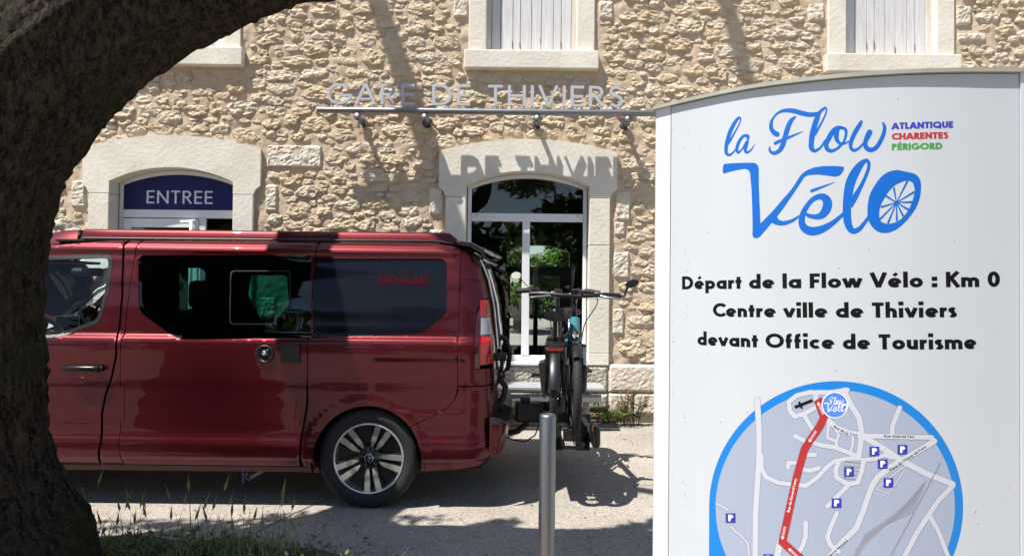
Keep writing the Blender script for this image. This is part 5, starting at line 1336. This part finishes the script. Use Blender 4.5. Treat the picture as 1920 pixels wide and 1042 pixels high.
OOUT = z4([(500, 640), (510, 560), (530, 480), (580, 390), (640, 310), (700, 260), (770, 232), (835, 226), (900, 240), (1000, 262), (1050, 295), (1078, 350), (1082, 420), (1070, 520), (1030, 630), (970, 720), (900, 800), (820, 865), (750, 898), (690, 908), (620, 895), (560, 850), (520, 790), (502, 720)])
OIN = z4([(900, 345), (960, 345), (995, 370), (1012, 440), (1000, 520), (960, 630), (900, 720), (830, 780), (740, 808), (680, 800), (640, 770), (628, 700), (640, 620), (680, 540), (730, 460), (800, 390)])
SPK = [z4([(815, 578, 10), (x, y, 24)]) for x, y in ((935, 345), (1010, 462), (990, 573), (945, 655), (890, 728), (820, 778), (722, 806), (636, 760), (645, 628), (700, 505), (786, 415))]
def logo(fl, tf, parts, wk=1.0):
    for st_ in parts:
        p = spline(st_, 4); fl.stroke([tf(a, b)[:2] for a, b, c in p], [c*wk*tf(0, 0)[2] for a, b, c in p])
        if st_[0][2] > 3: fl.disc(*tf(st_[0][0], st_[0][1])[:2], st_[0][2]*wk*tf(0, 0)[2]/2, 12)
        if st_[-1][2] > 3: fl.disc(*tf(st_[-1][0], st_[-1][1])[:2], st_[-1][2]*wk*tf(0, 0)[2]/2, 12)
idt = lambda a, b: (a, b, 1.0)
logo(lg, idt, FLOW+LA+VELO)
lg.poly(VPOLY); lg.poly(spline(OOUT, 3, True), [spline(OIN, 3, True)], (9, 9))
for q in SPK: lg.stroke([(a, b) for a, b, c in q], [c for a, b, c in q])
lg.disc(*z4([(815, 578)])[0], 4)
lg.m.build('route_logo', BLUE, tot)
def line(txt, xa, ya, xb, yb, hpx, m, name, w=.19, sp=.10, word=.36):
    a, b_ = SH(xa, ya), SH(xb, yb); fl = Flat(sz_fn, .0008, .02)
    # cap height from pixels in the middle
    xm_ = (xa+xb)/2; ym_ = (ya+yb)/2; h = SH(xm_, ym_-hpx)[1]-SH(xm_, ym_)[1]
    fl.text(txt, a[0], a[1], b_[0], b_[1], h, w, sp, word); return fl.m.build(name, m, tot)
line('Départ de la Flow Vélo : Km 0', 1279, 542.5, 1875, 537.5, 28, BLACKT, 'text_line', .225, .08, .34)
line('Centre ville de Thiviers', 1337, 593.5, 1794, 594.5, 28, BLACKT, 'text_line', .225, .08, .34)
line('devant Office de Tourisme', 1308, 646.5, 1831, 654, 28, BLACKT, 'text_line', .225, .08, .34)
line('ATLANTIQUE', 1672, 243, 1787, 240, 12.3, mat('print_indigo', (.03, .035, .36), rough=.4), 'text_line', .25, .05)
line('CHARENTES', 1672, 262.5, 1778, 260, 12.3, mat('print_crimson', (.40, .02, .03), rough=.4), 'text_line', .25, .05)
line('PÉRIGORD', 1672, 282, 1767, 280, 12.3, mat('print_green', (.06, .26, .05), rough=.4), 'text_line', .25, .05)
# the map
MZ = 3.046; mp = lambda x, y: (1310+x/MZ, 700+y/MZ)
mapo = None
def mflat(base): return Flat(lambda u, v, o: px_fn(*mp(u, v), o), base, 24)
circ = lambda cx_, cy_, rx, ry, n=90, a0=0, a1=360: [(cx_+rx*math.cos(R(a0+(a1-a0)*i/n)), cy_-ry*math.sin(R(a0+(a1-a0)*i/n))) for i in range(n)]
YBOT = 2360
ring = circ(785, 760, 725, 717, 120, -90, 180)+[(60, 760), (58, YBOT*.62), (785, YBOT*.62)]
inn = circ(780, 762, 683, 669, 120)
f1 = mflat(.0008)
f1.poly([(x, y) for x, y in circ(785, 760, 725, 717, 120, -89.5, 180)]+[(60, 761), (58, 1490), (780, 1490)], [inn], (60, 60)); mapo = f1.m.build('map_ring', mat('print_azure', (.0, .17, .54), rough=.35), tot)
f1 = mflat(.0007); f1.poly(inn, (), (45, 45)); f1.m.build('map_ground', mat('map_bluegrey', (.29, .335, .43), rough=.35), tot)
ROADS = [([(335, 150), (345, 330), (345, 480), (335, 640), (325, 800), (320, 1400)], 32), ([(358, 470), (360, 540), (385, 590), (450, 620), (530, 632), (615, 638), (680, 590), (730, 535), (775, 500), (840, 485), (900, 482)], 25),
 ([(640, 105), (560, 125), (515, 160), (520, 210), (550, 245), (610, 225), (672, 190), (668, 120), (690, 105)], 26), ([(602, 235), (640, 300), (668, 335)], 26), ([(640, 108), (760, 106), (850, 92)], 26),
 ([(830, 95), (870, 180), (915, 250), (930, 330), (925, 400), (912, 480)], 32), ([(735, 262), (790, 310), (860, 338), (940, 352)], 32), ([(940, 354), (1100, 358), (1330, 364)], 28), ([(1148, 195), (1105, 300), (1105, 352)], 28),
 ([(945, 360), (1060, 430), (1150, 490), (1290, 565), (1450, 630)], 34), ([(1345, 385), (1240, 448), (1100, 530), (1020, 590), (985, 650), (940, 780), (900, 880), (830, 950), (740, 1050), (600, 1200)], 34),
 ([(632, 385), (700, 408), (780, 420), (860, 452), (915, 475)], 26), ([(742, 275), (735, 365), (785, 385), (788, 415)], 17), ([(770, 295), (800, 350), (785, 395)], 16), ([(880, 345), (880, 400), (868, 445)], 16),
 ([(552, 357), (600, 380), (625, 405)], 26), ([(610, 463), (664, 463)], 26), ([(510, 537), (514, 508), (552, 508)], 24), ([(575, 546), (640, 552), (686, 538)], 26),
 ([(805, 495), (782, 545), (787, 592), (850, 630), (908, 620), (930, 560), (942, 500)], 27), ([(850, 640), (790, 700), (735, 756)], 27), ([(790, 795), (760, 860), (735, 930), (750, 975), (800, 1015)], 27), ([(611, 850), (611, 930), (590, 990), (550, 1050)], 27),
 ([(935, 492), (1010, 486), (1060, 462), (1105, 478)], 24), ([(1450, 640), (1370, 722), (1310, 810), (1250, 900), (1150, 1090)], 30), ([(1320, 812), (1370, 900), (1430, 1060)], 26), ([(100, 740), (170, 776)], 10), ([(187, 870), (205, 895), (245, 925), (280, 965), (290, 1040)], 10), ([(465, 960), (445, 1060)], 38),
 ([(1020, 650), (1130, 560), (1210, 510)], 8), ([(1010, 655), (1085, 685), (1180, 545)], 8)]
f1 = mflat(.0012)
for p, w_ in ROADS:
    f1.stroke(p, w_+3.6)
    for q in (p[0], p[-1]): f1.disc(*q, (w_+3.6)/2, 12)
for i in range(5): f1.stroke([(822, 500+i*24), (925, 512+i*24)], 3.5)
f1.m.build('road_outlines', mat('map_line', (.14, .12, .16), rough=.4), tot)
f1 = mflat(.0017)
for p, w_ in ROADS:
    f1.stroke(p, w_)
    for q in (p[0], p[-1]): f1.disc(*q, w_/2, 12)
f1.m.build('road_bands', mat('map_road', (.46, .48, .54), rough=.35), tot)
f1 = mflat(.0019)
for i in range(9): f1.stroke([(1300-i*9, 610+i*22), (1130-i*22, 800+i*14), (960-i*9, 960+i*10), (890-i*4, 1010+i*30)], 5)
f1.stroke([(1380, 508), (1230, 790), (1085, 1060)], 7)
f1.m.build('railway_lines', mat('map_rail', (.24, .245, .30), rough=.4), tot)
RED = [(712, 150), (685, 168), (700, 205), (715, 250), (692, 300), (640, 375), (605, 430), (585, 500), (560, 590), (530, 720), (500, 860), (478, 960), (540, 1015), (640, 1100)]
f1 = mflat(.0023); f1.stroke(RED, 42); f1.m.build('route_band', mat('print_route_red', (.36, .018, .022), rough=.35), tot)
f1 = mflat(.0022); f1.stroke(RED, 46); f1.m.build('route_outline', mat('map_line', ()), tot)
f1 = mflat(.0026)
for (x, y, ang) in ((700, 205, -65), (655, 350, 58), (487, 900, 78), (548, 1028, -42)):
    c_, s_3 = math.cos(R(ang)), math.sin(R(ang))
    for k in range(-3, 4):
        px_, py_ = x+c_*k*9, y-s_3*k*9; 
        f1.stroke([(px_-s_3*7-c_*4, py_-c_*7+s_3*4), (px_, py_), (px_+s_3*7-c_*4, py_+c_*7+s_3*4)], 3)
    f1.poly([(x-c_*48, y+s_3*48), (x-c_*32-s_3*10, y+s_3*32-c_*10), (x-c_*32+s_3*10, y+s_3*32+c_*10)])
st_ = f1
st_.text('Rue du Général Lamy', 519, 790, 560, 600, -15, .17, .10)
f1.m.build('route_arrows', mat('print_white', ()), tot)
f1 = mflat(.0026); f1.disc(778, 179, 76, 40); f1.m.build('badge_rim', mat('print_white', ()), tot)
f1 = mflat(.0031); f1.disc(778, 179, 70, 40); f1.m.build('badge_disc', mat('print_badge_blue', (.06, .19, .66), rough=.35), tot)
f1 = mflat(.0036)
tfF = lambda a, b: (748+(a-1445)*.36, 133+(b-203)*.50, .50)
logo(f1, tfF, FLOW, .8)
tfV = lambda a, b: (718+(a-1355)*.345, 165+(b-305)*.39, .40)
logo(f1, tfV, VELO, .8); f1.poly([tfV(a, b)[:2] for a, b in VPOLY]); f1.poly([tfV(a, b)[:2] for a, b in OOUT], [[tfV(a, b)[:2] for a, b in OIN]])
f1.m.build('badge_lettering', mat('print_white', ()), tot)
f1 = mflat(.0026); f1.stroke([(549, 192), (650, 152)], 17); f1.stroke([(573, 160), (590, 198)], 13)
f1.text('Rue Gabriel Péri', 1058, 362, 1230, 366, -14, .15, .10); f1.text('Rue de la', 770, 306, 850, 348, -14, .15, .10); f1.text('Tour', 862, 350, 906, 356, -14, .15, .10)
f1.text('Place du Champ de Foire', 1092, 556, 1300, 420, -14, .15, .10); f1.text('Pierre Sémard', 745, 1050, 850, 955, -14, .15, .10)
f1.m.build('street_names', BLACKT, tot)
PP = ((1003, 443), (1163, 433), (1050, 515), (858, 560), (1083, 622), (787, 738), (183, 823), (398, 1056))
for x, y in PP:
    f1 = mflat(.0030); f1.poly([(x-28, y-27), (x+28, y-27), (x+28, y+27), (x-28, y+27)]); o_ = f1.m.build('parking_square', mat('print_navy', (.015, .03, .33), rough=.35), tot)
    f1 = mflat(.0035); f1.text('P', x-13, y+18, x+15, y+18, -37, .26); f1.m.build('parking_letter', mat('print_white', ()), o_)
# ------------------------------------------------------------------ foreground tree
def barkmat():
    m = bpy.data.materials.new('mossy_bark'); m.use_nodes = True; n = m.node_tree.nodes; L = m.node_tree.links; b = n['Principled BSDF']
    b.inputs['Roughness'].default_value = .95; b.inputs['Specular IOR Level'].default_value = .15
    tc = n.new('ShaderNodeTexCoord')
    def N(s, st=(1, 1, 1), d=8, r=.65):
        mp_ = n.new('ShaderNodeMapping'); mp_.inputs['Scale'].default_value = st; L.new(tc.outputs['Object'], mp_.inputs[0])
        t = n.new('ShaderNodeTexNoise'); t.inputs['Scale'].default_value = s; t.inputs['Detail'].default_value = d; t.inputs['Roughness'].default_value = r; L.new(mp_.outputs[0], t.inputs['Vector']); return t.outputs[0]
    def mix(fac, lo, hi, A, B, k=1):
        mr = n.new('ShaderNodeMapRange'); mr.inputs[1].default_value = lo; mr.inputs[2].default_value = hi; mr.inputs[4].default_value = k; L.new(fac, mr.inputs[0])
        mx = n.new('ShaderNodeMix'); mx.data_type = 'RGBA'; L.new(mr.outputs[0], mx.inputs['Factor'])
        for s, v in (('A', A), ('B', B)):
            if isinstance(v, tuple): mx.inputs[s].default_value = (*v, 1)
            else: L.new(v, mx.inputs[s])
        return mx.outputs['Result']
    rid = N(24, (1.5, 1.5, .34), 10, .75); fine = N(85, (1, 1, .6), 4, .6); big = N(2.2, (1, 1, 1), 6, .7); lich = N(9, (1, 1, 1), 7, .75)
    c = mix(rid, .42, .60, (.010, .008, .006), (.092, .070, .050))  # fissure darkness put into the colour to carry relief on the shaded trunk
    c = mix(big, .50, .62, c, (.040, .047, .017), .75)
    c = mix(fine, .55, .68, c, (.13, .108, .078), .8)
    c = mix(lich, .66, .72, c, (.22, .21, .17), .6)
    L.new(c, b.inputs['Base Color'])
    v = n.new('ShaderNodeTexVoronoi'); v.inputs['Scale'].default_value = 30; mp2 = n.new('ShaderNodeMapping'); mp2.inputs['Scale'].default_value = (1.4, 1.4, .35); L.new(tc.outputs['Object'], mp2.inputs[0]); L.new(mp2.outputs[0], v.inputs['Vector'])
    ad = n.new('ShaderNodeMath'); ad.operation = 'MULTIPLY_ADD'; ad.inputs[1].default_value = .6; L.new(v.outputs[0], ad.inputs[0]); L.new(rid, ad.inputs[2])
    bp = n.new('ShaderNodeBump'); bp.inputs['Strength'].default_value = 1; bp.inputs['Distance'].default_value = .07; L.new(ad.outputs[0], bp.inputs['Height']); L.new(bp.outputs[0], b.inputs['Normal'])
    return m
BARK = barkmat()
tree = empty('leaning_tree', (-2.9, 3.25, 0), 'dark mossy tree with a thick trunk and one arching limb at the left edge', 'tree')
def limb(path, radii, seg=96, step=.03, amp=.045, fr=1.0, m=None):
    P = spline([(*p, r) for p, r in zip(path, radii)], 30)
    # resample
    Q = [P[0]]
    for p in P[1:]:
        if (Vector(p[:3])-Vector(Q[-1][:3])).length >= step: Q.append(p)
    b = m or MB(); base = len(b.v); b.tube([q[:3] for q in Q], [q[3] for q in Q], seg, caps=True)
    ctr = Q
    for i in range(len(Q)):
        c = Vector(Q[i][:3])
        for k in range(seg):
            v = b.v[base+i*seg+k]; d = (v-c); r_ = d.length; dn = d/r_
            a = 2*math.pi*k/seg
            f = amp*(.9*noise.noise(Vector((math.cos(a)*2.2*fr, math.sin(a)*2.2*fr, i*step*.8)))+.5*noise.noise(Vector((math.cos(a)*9*fr, math.sin(a)*9*fr, i*step*3)))+.28*noise.noise(v*22)+.30*noise.noise(v*55))
            b.v[base+i*seg+k] = v+dn*f
    return b
# silhouette of the right side and the limb's underside: from the photograph's outline at the tree's own depth
YT = 3.2
sil = [(236, 1060), (205, 1030), (150, 958), (112, 880), (92, 780), (80, 650), (82, 560), (97, 450), (130, 352), (185, 252), (250, 172), (335, 98), (450, 36), (560, -4), (690, -34)]
S3 = [at(a, b_, YT) for a, b_ in sil]
rad = [.68, .60, .49, .43, .39, .375, .375, .375, .375, .36, .34, .31, .26, .20, .16]
ctr = []
for i, p in enumerate(S3):
    a = S3[max(0, i-1)]; b_ = S3[min(len(S3)-1, i+1)]; t = (b_-a); t.y = 0; t.normalize(); nn = Vector((-t.z, 0, t.x))
    if nn.x > 0: nn = -nn
    if i <= 4: nn = Vector((-1, 0, 0))
    kx, kz = p.x/YT, (p.z-CAM.z)/YT; k = rad[i]*math.sqrt(1+(kx*nn.x+kz*nn.z)**2)+(.05 if i < 9 else .025); c = p+nn*k; c.y = YT+.05; ctr.append(c)
cx5 = ctr[5].x
for i in range(5):
    kx = cx5/YT; rad[i] = (S3[i].x-cx5)/math.sqrt(1+kx*kx)-.03; ctr[i] = Vector((cx5, YT+.05, S3[i].z))
ctr[0].z = -.1
ctr += [Vector((-.55, 2.9, 3.5)), Vector((-.6, 2.5, 4.4)), Vector((-.9, 2.2, 5.6))]; rad += [.13, .10, .06]
if ctr[0].z > -.1: ctr[0].z = -.1
limb(ctr, rad, 120, .028, .050).build('trunk', BARK, tree)
b = limb([(-2.85, 3.25, 1.2), (-3.1, 3.15, 2.2), (-3.7, 2.85, 3.4), (-4.6, 2.4, 4.8), (-5.4, 1.9, 6.4)], [.36, .42, .36, .26, .15], 60, .05)
limb([(-2.9, 3.3, 2.0), (-2.75, 3.25, 3.0), (-2.72, 3.4, 4.0), (-2.77, 4.0, 4.8), (-2.95, 5.1, 6.6), (-3.45, 6.0, 8.9), (-3.82, 6.45, 10.2), (-4.4, 6.7, 12.0)], [.28, .29, .24, .21, .17, .13, .09, .06], 40, .08, .04, m=b)
limb([(-4.3, 6.65, 11.8), (-3.2, 6.4, 13.2), (-1.6, 6.1, 13.2), (-.37, 6.0, 11.6), (0, 6.0, 10.5), (.25, 6.0, 9.7)], [.09, .10, .10, .09, .08, .04], 20, .1, .02, m=b)
limb([(-3.0, 4.6, 5.6), (-2.6, 4.1, 6.0), (-2.2, 3.7, 6.3), (-1.6, 3.2, 6.6)], [.13, .11, .09, .05], 20, .1, .02, m=b)
limb([(-2.7, 3.4, 3.9), (-2.3, 2.8, 4.3), (-1.6, 2.4, 4.7), (-.8, 2.0, 5.0)], [.16, .12, .08, .04], 20, .1, .02, m=b)
b.build('limb', BARK, tree)
# foliage sits above the frame and shades trunk and foreground
def leaves(mb, n, centre, rad_, size, rg, up_=.4):
    for _ in range(n):
        d = Vector((rg.gauss(0, 1), rg.gauss(0, 1), rg.gauss(0, 1))).normalized()*(rg.random()**.45)
        p = Vector((centre[0]+d.x*rad_[0], centre[1]+d.y*rad_[1], centre[2]+d.z*rad_[2]))
        nrm = Vector((rg.gauss(0, .6), rg.gauss(0, .6), up_+rg.random())).normalized(); t = nrm.cross(Vector((rg.random()-.5, rg.random()-.5, .1))).normalized(); b2 = nrm.cross(t)
        s = size*rg.uniform(.6, 1.3); mb.add([p-t*s, p-b2*s*.45, p+t*s, p+b2*s*.45], [(0, 1, 2, 3)])
LF = leafmat('tree_leaf', (.055, .085, .022), (.09, .12, .03))
rg = random.Random(5); fo = MB()
def sunup(gx_, gy_, h, gz_=0): return (gx_-.42*(h-gz_), gy_-.30*(h-gz_), h)   # point at height h whose shadow falls at gx,gy
def clump(gx_, gy_, h, rx, ry, n, size=.09, gz_=0): leaves(fo, n, sunup(gx_, gy_, h, gz_), (rx, ry, .35), size, rg)
# dense shade on the trunk and what lies nearer than the bed
for (x, y, h, rx, ry, n) in ((-3.6, 3.0, 6.2, 1.3, .75, 1500), (-2.6, 3.2, 5.8, 1.0, .6, 1100), (-4.6, 3.4, 6.6, 1.2, .9, 1200), (-1.6, 3.0, 5.6, 1.0, .7, 800)): clump(x, y, h, rx, ry, n, .10)
for zc_ in (1.0, 1.7, 2.4):
    clump(-3.1, 2.85, zc_+4.3, .8, .36, 800, .10, zc_)
# patches on the ground (px positions in the photo turned into ground points)
def gp(px, py): d = ray(px, py); k = -CAM.z/d.z; return CAM+d*k
for (px, py, rx, ry, n, h) in ((300, 985, .55, .10, 150, 5.2), (420, 990, .40, .14, 170, 5.3), (560, 1000, .35, .12, 130, 5.2), (640, 975, .32, .05, 45, 5.4), (760, 975, .30, .05, 40, 5.4), (700, 1005, .3, .07, 55, 5.2), (540, 968, .22, .05, 40, 5.4), (820, 1010, .22, .06, 40, 5.3)):
    g_ = gp(px, py); clump(g_.x, g_.y, h, rx, ry, n, .055)
for (px, py, rx, ry, n, h) in ((1130, 1035, .42, .14, 420, 5.0), (1230, 1025, .5, .18, 520, 5.0), (1000, 1040, .30, .12, 260, 5.0), (1100, 1012, .34, .07, 130, 5.0), (880, 1045, .3, .06, 80, 5.1), (1300, 1000, .5, .3, 500, 5.0)):
    g_ = gp(px, py); clump(g_.x, g_.y, h, rx, ry, n, .07)
for (px, py, rx, ry, n, h) in ((960, 1010, .16, .10, 120, 5.3), (920, 985, .14, .09, 90, 5.3), (1180, 990, .28, .05, 70, 5.2)):
    g_ = gp(px, py); clump(g_.x, g_.y, h, rx, ry, n, .06)
o = fo.build('crown', LF, tree); o['kind'] = 'stuff'
# ------------------------------------------------------------------ grasses in the bed
GR = leafmat('grass_blade', (.15, .21, .055), (.32, .28, .13)); GH = leafmat('grass_head', (.20, .25, .085), (.33, .30, .16)); HB = leafmat('herb_leaf', (.07, .11, .03), (.16, .15, .06))
gr = MB(); rg = random.Random(9)
def blade(mb, p, d, L, w_, bend, n=4):
    s_4 = Vector((-d.y, d.x, 0)).normalized(); pts2 = []
    for i in range(n+1):
        t = i/n; q = Vector(p)+Vector((d.x*bend*t*t*L, d.y*bend*t*t*L, L*(t-.25*bend*t*t))); pts2.append((q, w_*(1-t)**.7+.0004))
    b0 = len(mb.v); vs = [];
    for q, ww in pts2: vs += [q-s_4*ww, q+s_4*ww]
    mb.add(vs, [(2*i, 2*i+1, 2*i+3, 2*i+2) for i in range(n)]); return pts2[-1][0]
heads = MB()
def tall(px, py, hpx, lean=0):
    """one stem; px,py its root on the picture, hpx height"""
    d = ray(px, py); k = -CAM.z/d.z; p = CAM+d*k
    if k > 4.6: return
    L = hpx/F*p.y*1.02; dd = Vector((rg.gauss(lean, .6), rg.gauss(0, .5), 0))
    if dd.length < .1: dd = Vector((.3, .1, 0))
    dd.normalize(); dd = dd*.7; tip = blade(gr, p, dd, L, .0042, rg.uniform(.10, .35), 5)
    hl = rg.uniform(.07, .115); up_ = (Vector((dd.x*.45, dd.y*.3, 1))).normalized()
    s1 = up_.cross(Vector((0, 1, 0))).normalized(); b0 = tip
    for side in (s1, up_.cross(s1)):
        heads.add([b0, b0+up_*hl*.35+side*.0085, b0+up_*hl+side*.001, b0+up_*hl*.35-side*.0085], [(0, 1, 2, 3)])
    for _ in range(12):
        t = rg.random(); q = b0+up_*hl*t; e = q+up_*.035+Vector((rg.gauss(0, .010), rg.gauss(0, .010), 0)); heads.add([q, q+s1*.0012, e], [(0, 1, 2)])
for (x, h) in ((168, 118), (186, 110), (232, 75), (258, 95), (270, 88), (300, 70), (326, 100), (342, 90), (358, 118), (372, 72), (405, 120), (395, 60), (430, 62), (455, 75), (498, 90), (508, 96), (520, 90), (548, 60), (575, 60), (440, 40), (240, 80), (215, 60), (602, 40), (620, 35), (200, 50), (222, 90), (285, 55), (315, 60), (385, 70), (418, 80), (470, 60), (485, 45), (535, 70), (250, 60), (345, 55), (560, 45), (176, 70)):
    tall(x, 1044+rg.uniform(0, 20), h+rg.uniform(15, 30), .1)
for _ in range(1700):
    x = rg.uniform(-2.95, -.85) if rg.random() < .8 else rg.uniform(-1.6, -.55); y = rg.uniform(3.45, 4.02) if x < -1.2 else rg.uniform(3.3, 3.92)
    if x > -1.3 and rg.random() < .45: continue
    dd = Vector((rg.gauss(0, 1), rg.gauss(0, 1), 0)).normalized(); blade(gr, (x, y, 0), dd, rg.uniform(.07, .27)*(1 if x < -1.3 else .6), .0035, rg.uniform(.3, 1.1))
o = tag(gr.build('grass', GR), kind='stuff'); o = tag(heads.build('grass_heads', GH), kind='stuff')
hb_ = MB()
for _ in range(3600):
    x = rg.gauss(-1.75, .42); y = rg.gauss(3.72, .13); z = abs(rg.gauss(0, .07))
    if x < -2.8 or x > -.75 or nz(x, y, 0, 5) < -.12: continue
    nrm = Vector((rg.gauss(0, .6), rg.gauss(0, .6), 1)).normalized(); t = nrm.cross(Vector((rg.random()-.5, rg.random()-.5, .1))).normalized(); b2 = nrm.cross(t); s = rg.uniform(.010, .030)
    p = Vector((x, y, z)); hb_.add([p-t*s, p-b2*s*.5, p+t*s, p+b2*s*.5], [(0, 1, 2, 3)])
tag(hb_.build('ground_cover', HB), kind='stuff')
# ------------------------------------------------------------------ weeds at the foot of the wall
def weed(px, h, spread, label, mats_, seed, ns=7):
    rg = random.Random(seed); x = at(px, 790, YW-.12).x; root = empty('weed_plant', (x, YW-.14, 0), label, 'plant')
    st_m = MB(); lf = MB()
    for i in range(ns):
        a = rg.uniform(-1, 1); d = Vector((a*spread, rg.uniform(-.25, .02), 0)); hh = h*rg.uniform(.55, 1)
        P = [Vector((x+a*.05, YW-.14, 0)), Vector((x+a*.05, YW-.14, 0))+d*.4+Vector((0, 0, hh*.5)), Vector((x+a*.05, YW-.14, 0))+d+Vector((0, 0, hh))]
        st_m.tube(spline([tuple(p) for p in P], 4), .0035, 5)
        for k in range(15):
            t = .25+.75*rg.random(); q = P[0].lerp(P[1], t*2) if t < .5 else P[1].lerp(P[2], t*2-1)
            dr = Vector((rg.gauss(0, 1), rg.gauss(-.3, .7), rg.gauss(.25, .5))).normalized(); side = dr.cross(Vector((0, 0, 1))).normalized(); s = rg.uniform(.03, .055); q = q+dr*.012
            lf.add([q, q+dr*s*.5+side*s*.32, q+dr*s+Vector((0, 0, -.01)), q+dr*s*.5-side*s*.32], [(0, 1, 2, 3)])
    st_m.build('stem', mat('weed_stem', (.16, .13, .07), rough=.8), root); lf.build('foliage', mats_, root)
WG = leafmat('weed_green', (.07, .16, .02), (.13, .22, .04)); WO = leafmat('weed_olive', (.07, .10, .03), (.16, .13, .06)); WR = leafmat('weed_red', (.20, .055, .035), (.14, .13, .05))
weed(1150, .27, .15, 'bright green low weed at the wall foot, right of the bicycles', WG, 3, 14)
weed(1126, .32, .10, 'yellowish weed at the wall foot nearest the bicycles', WO, 4, 7)
weed(1166, .42, .10, 'reddish young shoots at the wall foot behind the green weed', WR, 5, 8)
weed(1190, .45, .16, 'tall olive green weed at the wall foot beside the white totem', WO, 6, 14)
# ------------------------------------------------------------------ trees beyond the building, seen through both windows
def far_tree(x, y, h, r, seed, label, name='distant_tree', n=2600, lm=None, group='trees beyond the station'):
    rg = random.Random(seed); root = empty(name, (x, y, 0), label, 'tree', group)
    t = MB(); t.tube([(x, y, 0), (x+rg.uniform(-.2, .2), y, h*.45), (x+rg.uniform(-.4, .4), y, h*.8)], [.28, .2, .07], 8); t.build('trunk', mat('plain_bark', (.07, .055, .04), rough=.9), root)
    c = MB()
    for k in range(16):
        a = rg.uniform(0, 6.28); z = rg.uniform(.28 if y > 0 else .1, 1.0); rr = r*(1.05-.75*abs(z-.5)**1.2)*rg.uniform(.3, .95)
        leaves(c, n//16, (x+rr*math.cos(a), y+rr*math.sin(a), h*z), (r*.38, r*.38, h*.11), .19 if y > 0 else .42, rg)
    c.build('crown', lm or leafmat('far_leaf', (.09, .17, .03), (.05, .11, .02)), root)
FL = leafmat('far_leaf_shared', (.10, .19, .035), (.05, .11, .02))
far_tree(.35, 24, 3.0, 1.5, 1, 'leafy tree seen through the window left of its centre bar', lm=FL)
far_tree(2.1, 25.5, 3.1, 1.6, 2, 'leafy tree seen through the window right of its centre bar', lm=FL)
far_tree(-1.6, 27, 2.8, 1.6, 3, 'leafy tree at the left side of the view through the window', lm=FL)
FL2 = leafmat('square_leaf', (.07, .11, .035), (.04, .065, .022))
# trees across the square, seen only as reflections in glass and paint
for i, (x, y, h, r) in enumerate(((-22, -15, 9, 4.6), (-13, -17, 8.6, 4.5), (-5, -16, 8, 4.5), (3, -15, 9, 4.8), (11, -16, 8.4, 4.6), (19, -18, 9, 5))):
    far_tree(x, y, h, r, 20+i, 'broad tree across the station square behind the photographer, '+('farthest left', 'second from the left', 'left of centre', 'right of centre', 'second from the right', 'farthest right')[i], 'square_tree', 3000, FL2, 'trees across the square')

# litter
lm_ = MB(); rg = random.Random(21)
for _ in range(420):
    if rg.random() < .45: x, y = rg.uniform(-5, 3), YW-.1-abs(rg.gauss(0, .12))
    else: x, y = rg.uniform(-3.2, 2.5), rg.uniform(3.6, 7.6)
    a = rg.uniform(0, 6.3); s = rg.uniform(.006, .02); c_, d_ = math.cos(a)*s, math.sin(a)*s
    lm_.add([(x-c_, y-d_, .004), (x+d_*.5, y-c_*.5, .006+rg.random()*.006), (x+c_, y+d_, .004), (x-d_*.5, y+c_*.5, .005)], [(0, 1, 2, 3)])
tag(lm_.build('leaf_litter', mat('dry_leaf', (.16, .10, .05), rough=.8, col2=(.07, .05, .03), vscale=9)), kind='stuff')

# a joint running across the forecourt
jm = MB(); P = [gp(a, b_) for a, b_ in ((700, 905), (640, 925), (596, 944), (560, 958), (520, 978), (470, 1004), (430, 1030))]; P2 = spline([(p.x, p.y) for p in P], 6)
P2 = [(x+.012*nz(x, y, 0, 9), y+.012*nz(y, x, 3, 9)) for x, y in P2]; A_, B_ = stroke_quads(P2, .009); n_ = len(A_)
jm.add([(x, y, .004) for x, y in A_]+[(x, y, .004) for x, y in B_], [(i, i+1, n_+i+1, n_+i) for i in range(n_-1)])
tag(jm.build('pavement_joint', mat('joint_dirt', (.07, .06, .05), rough=.95)), kind='structure')
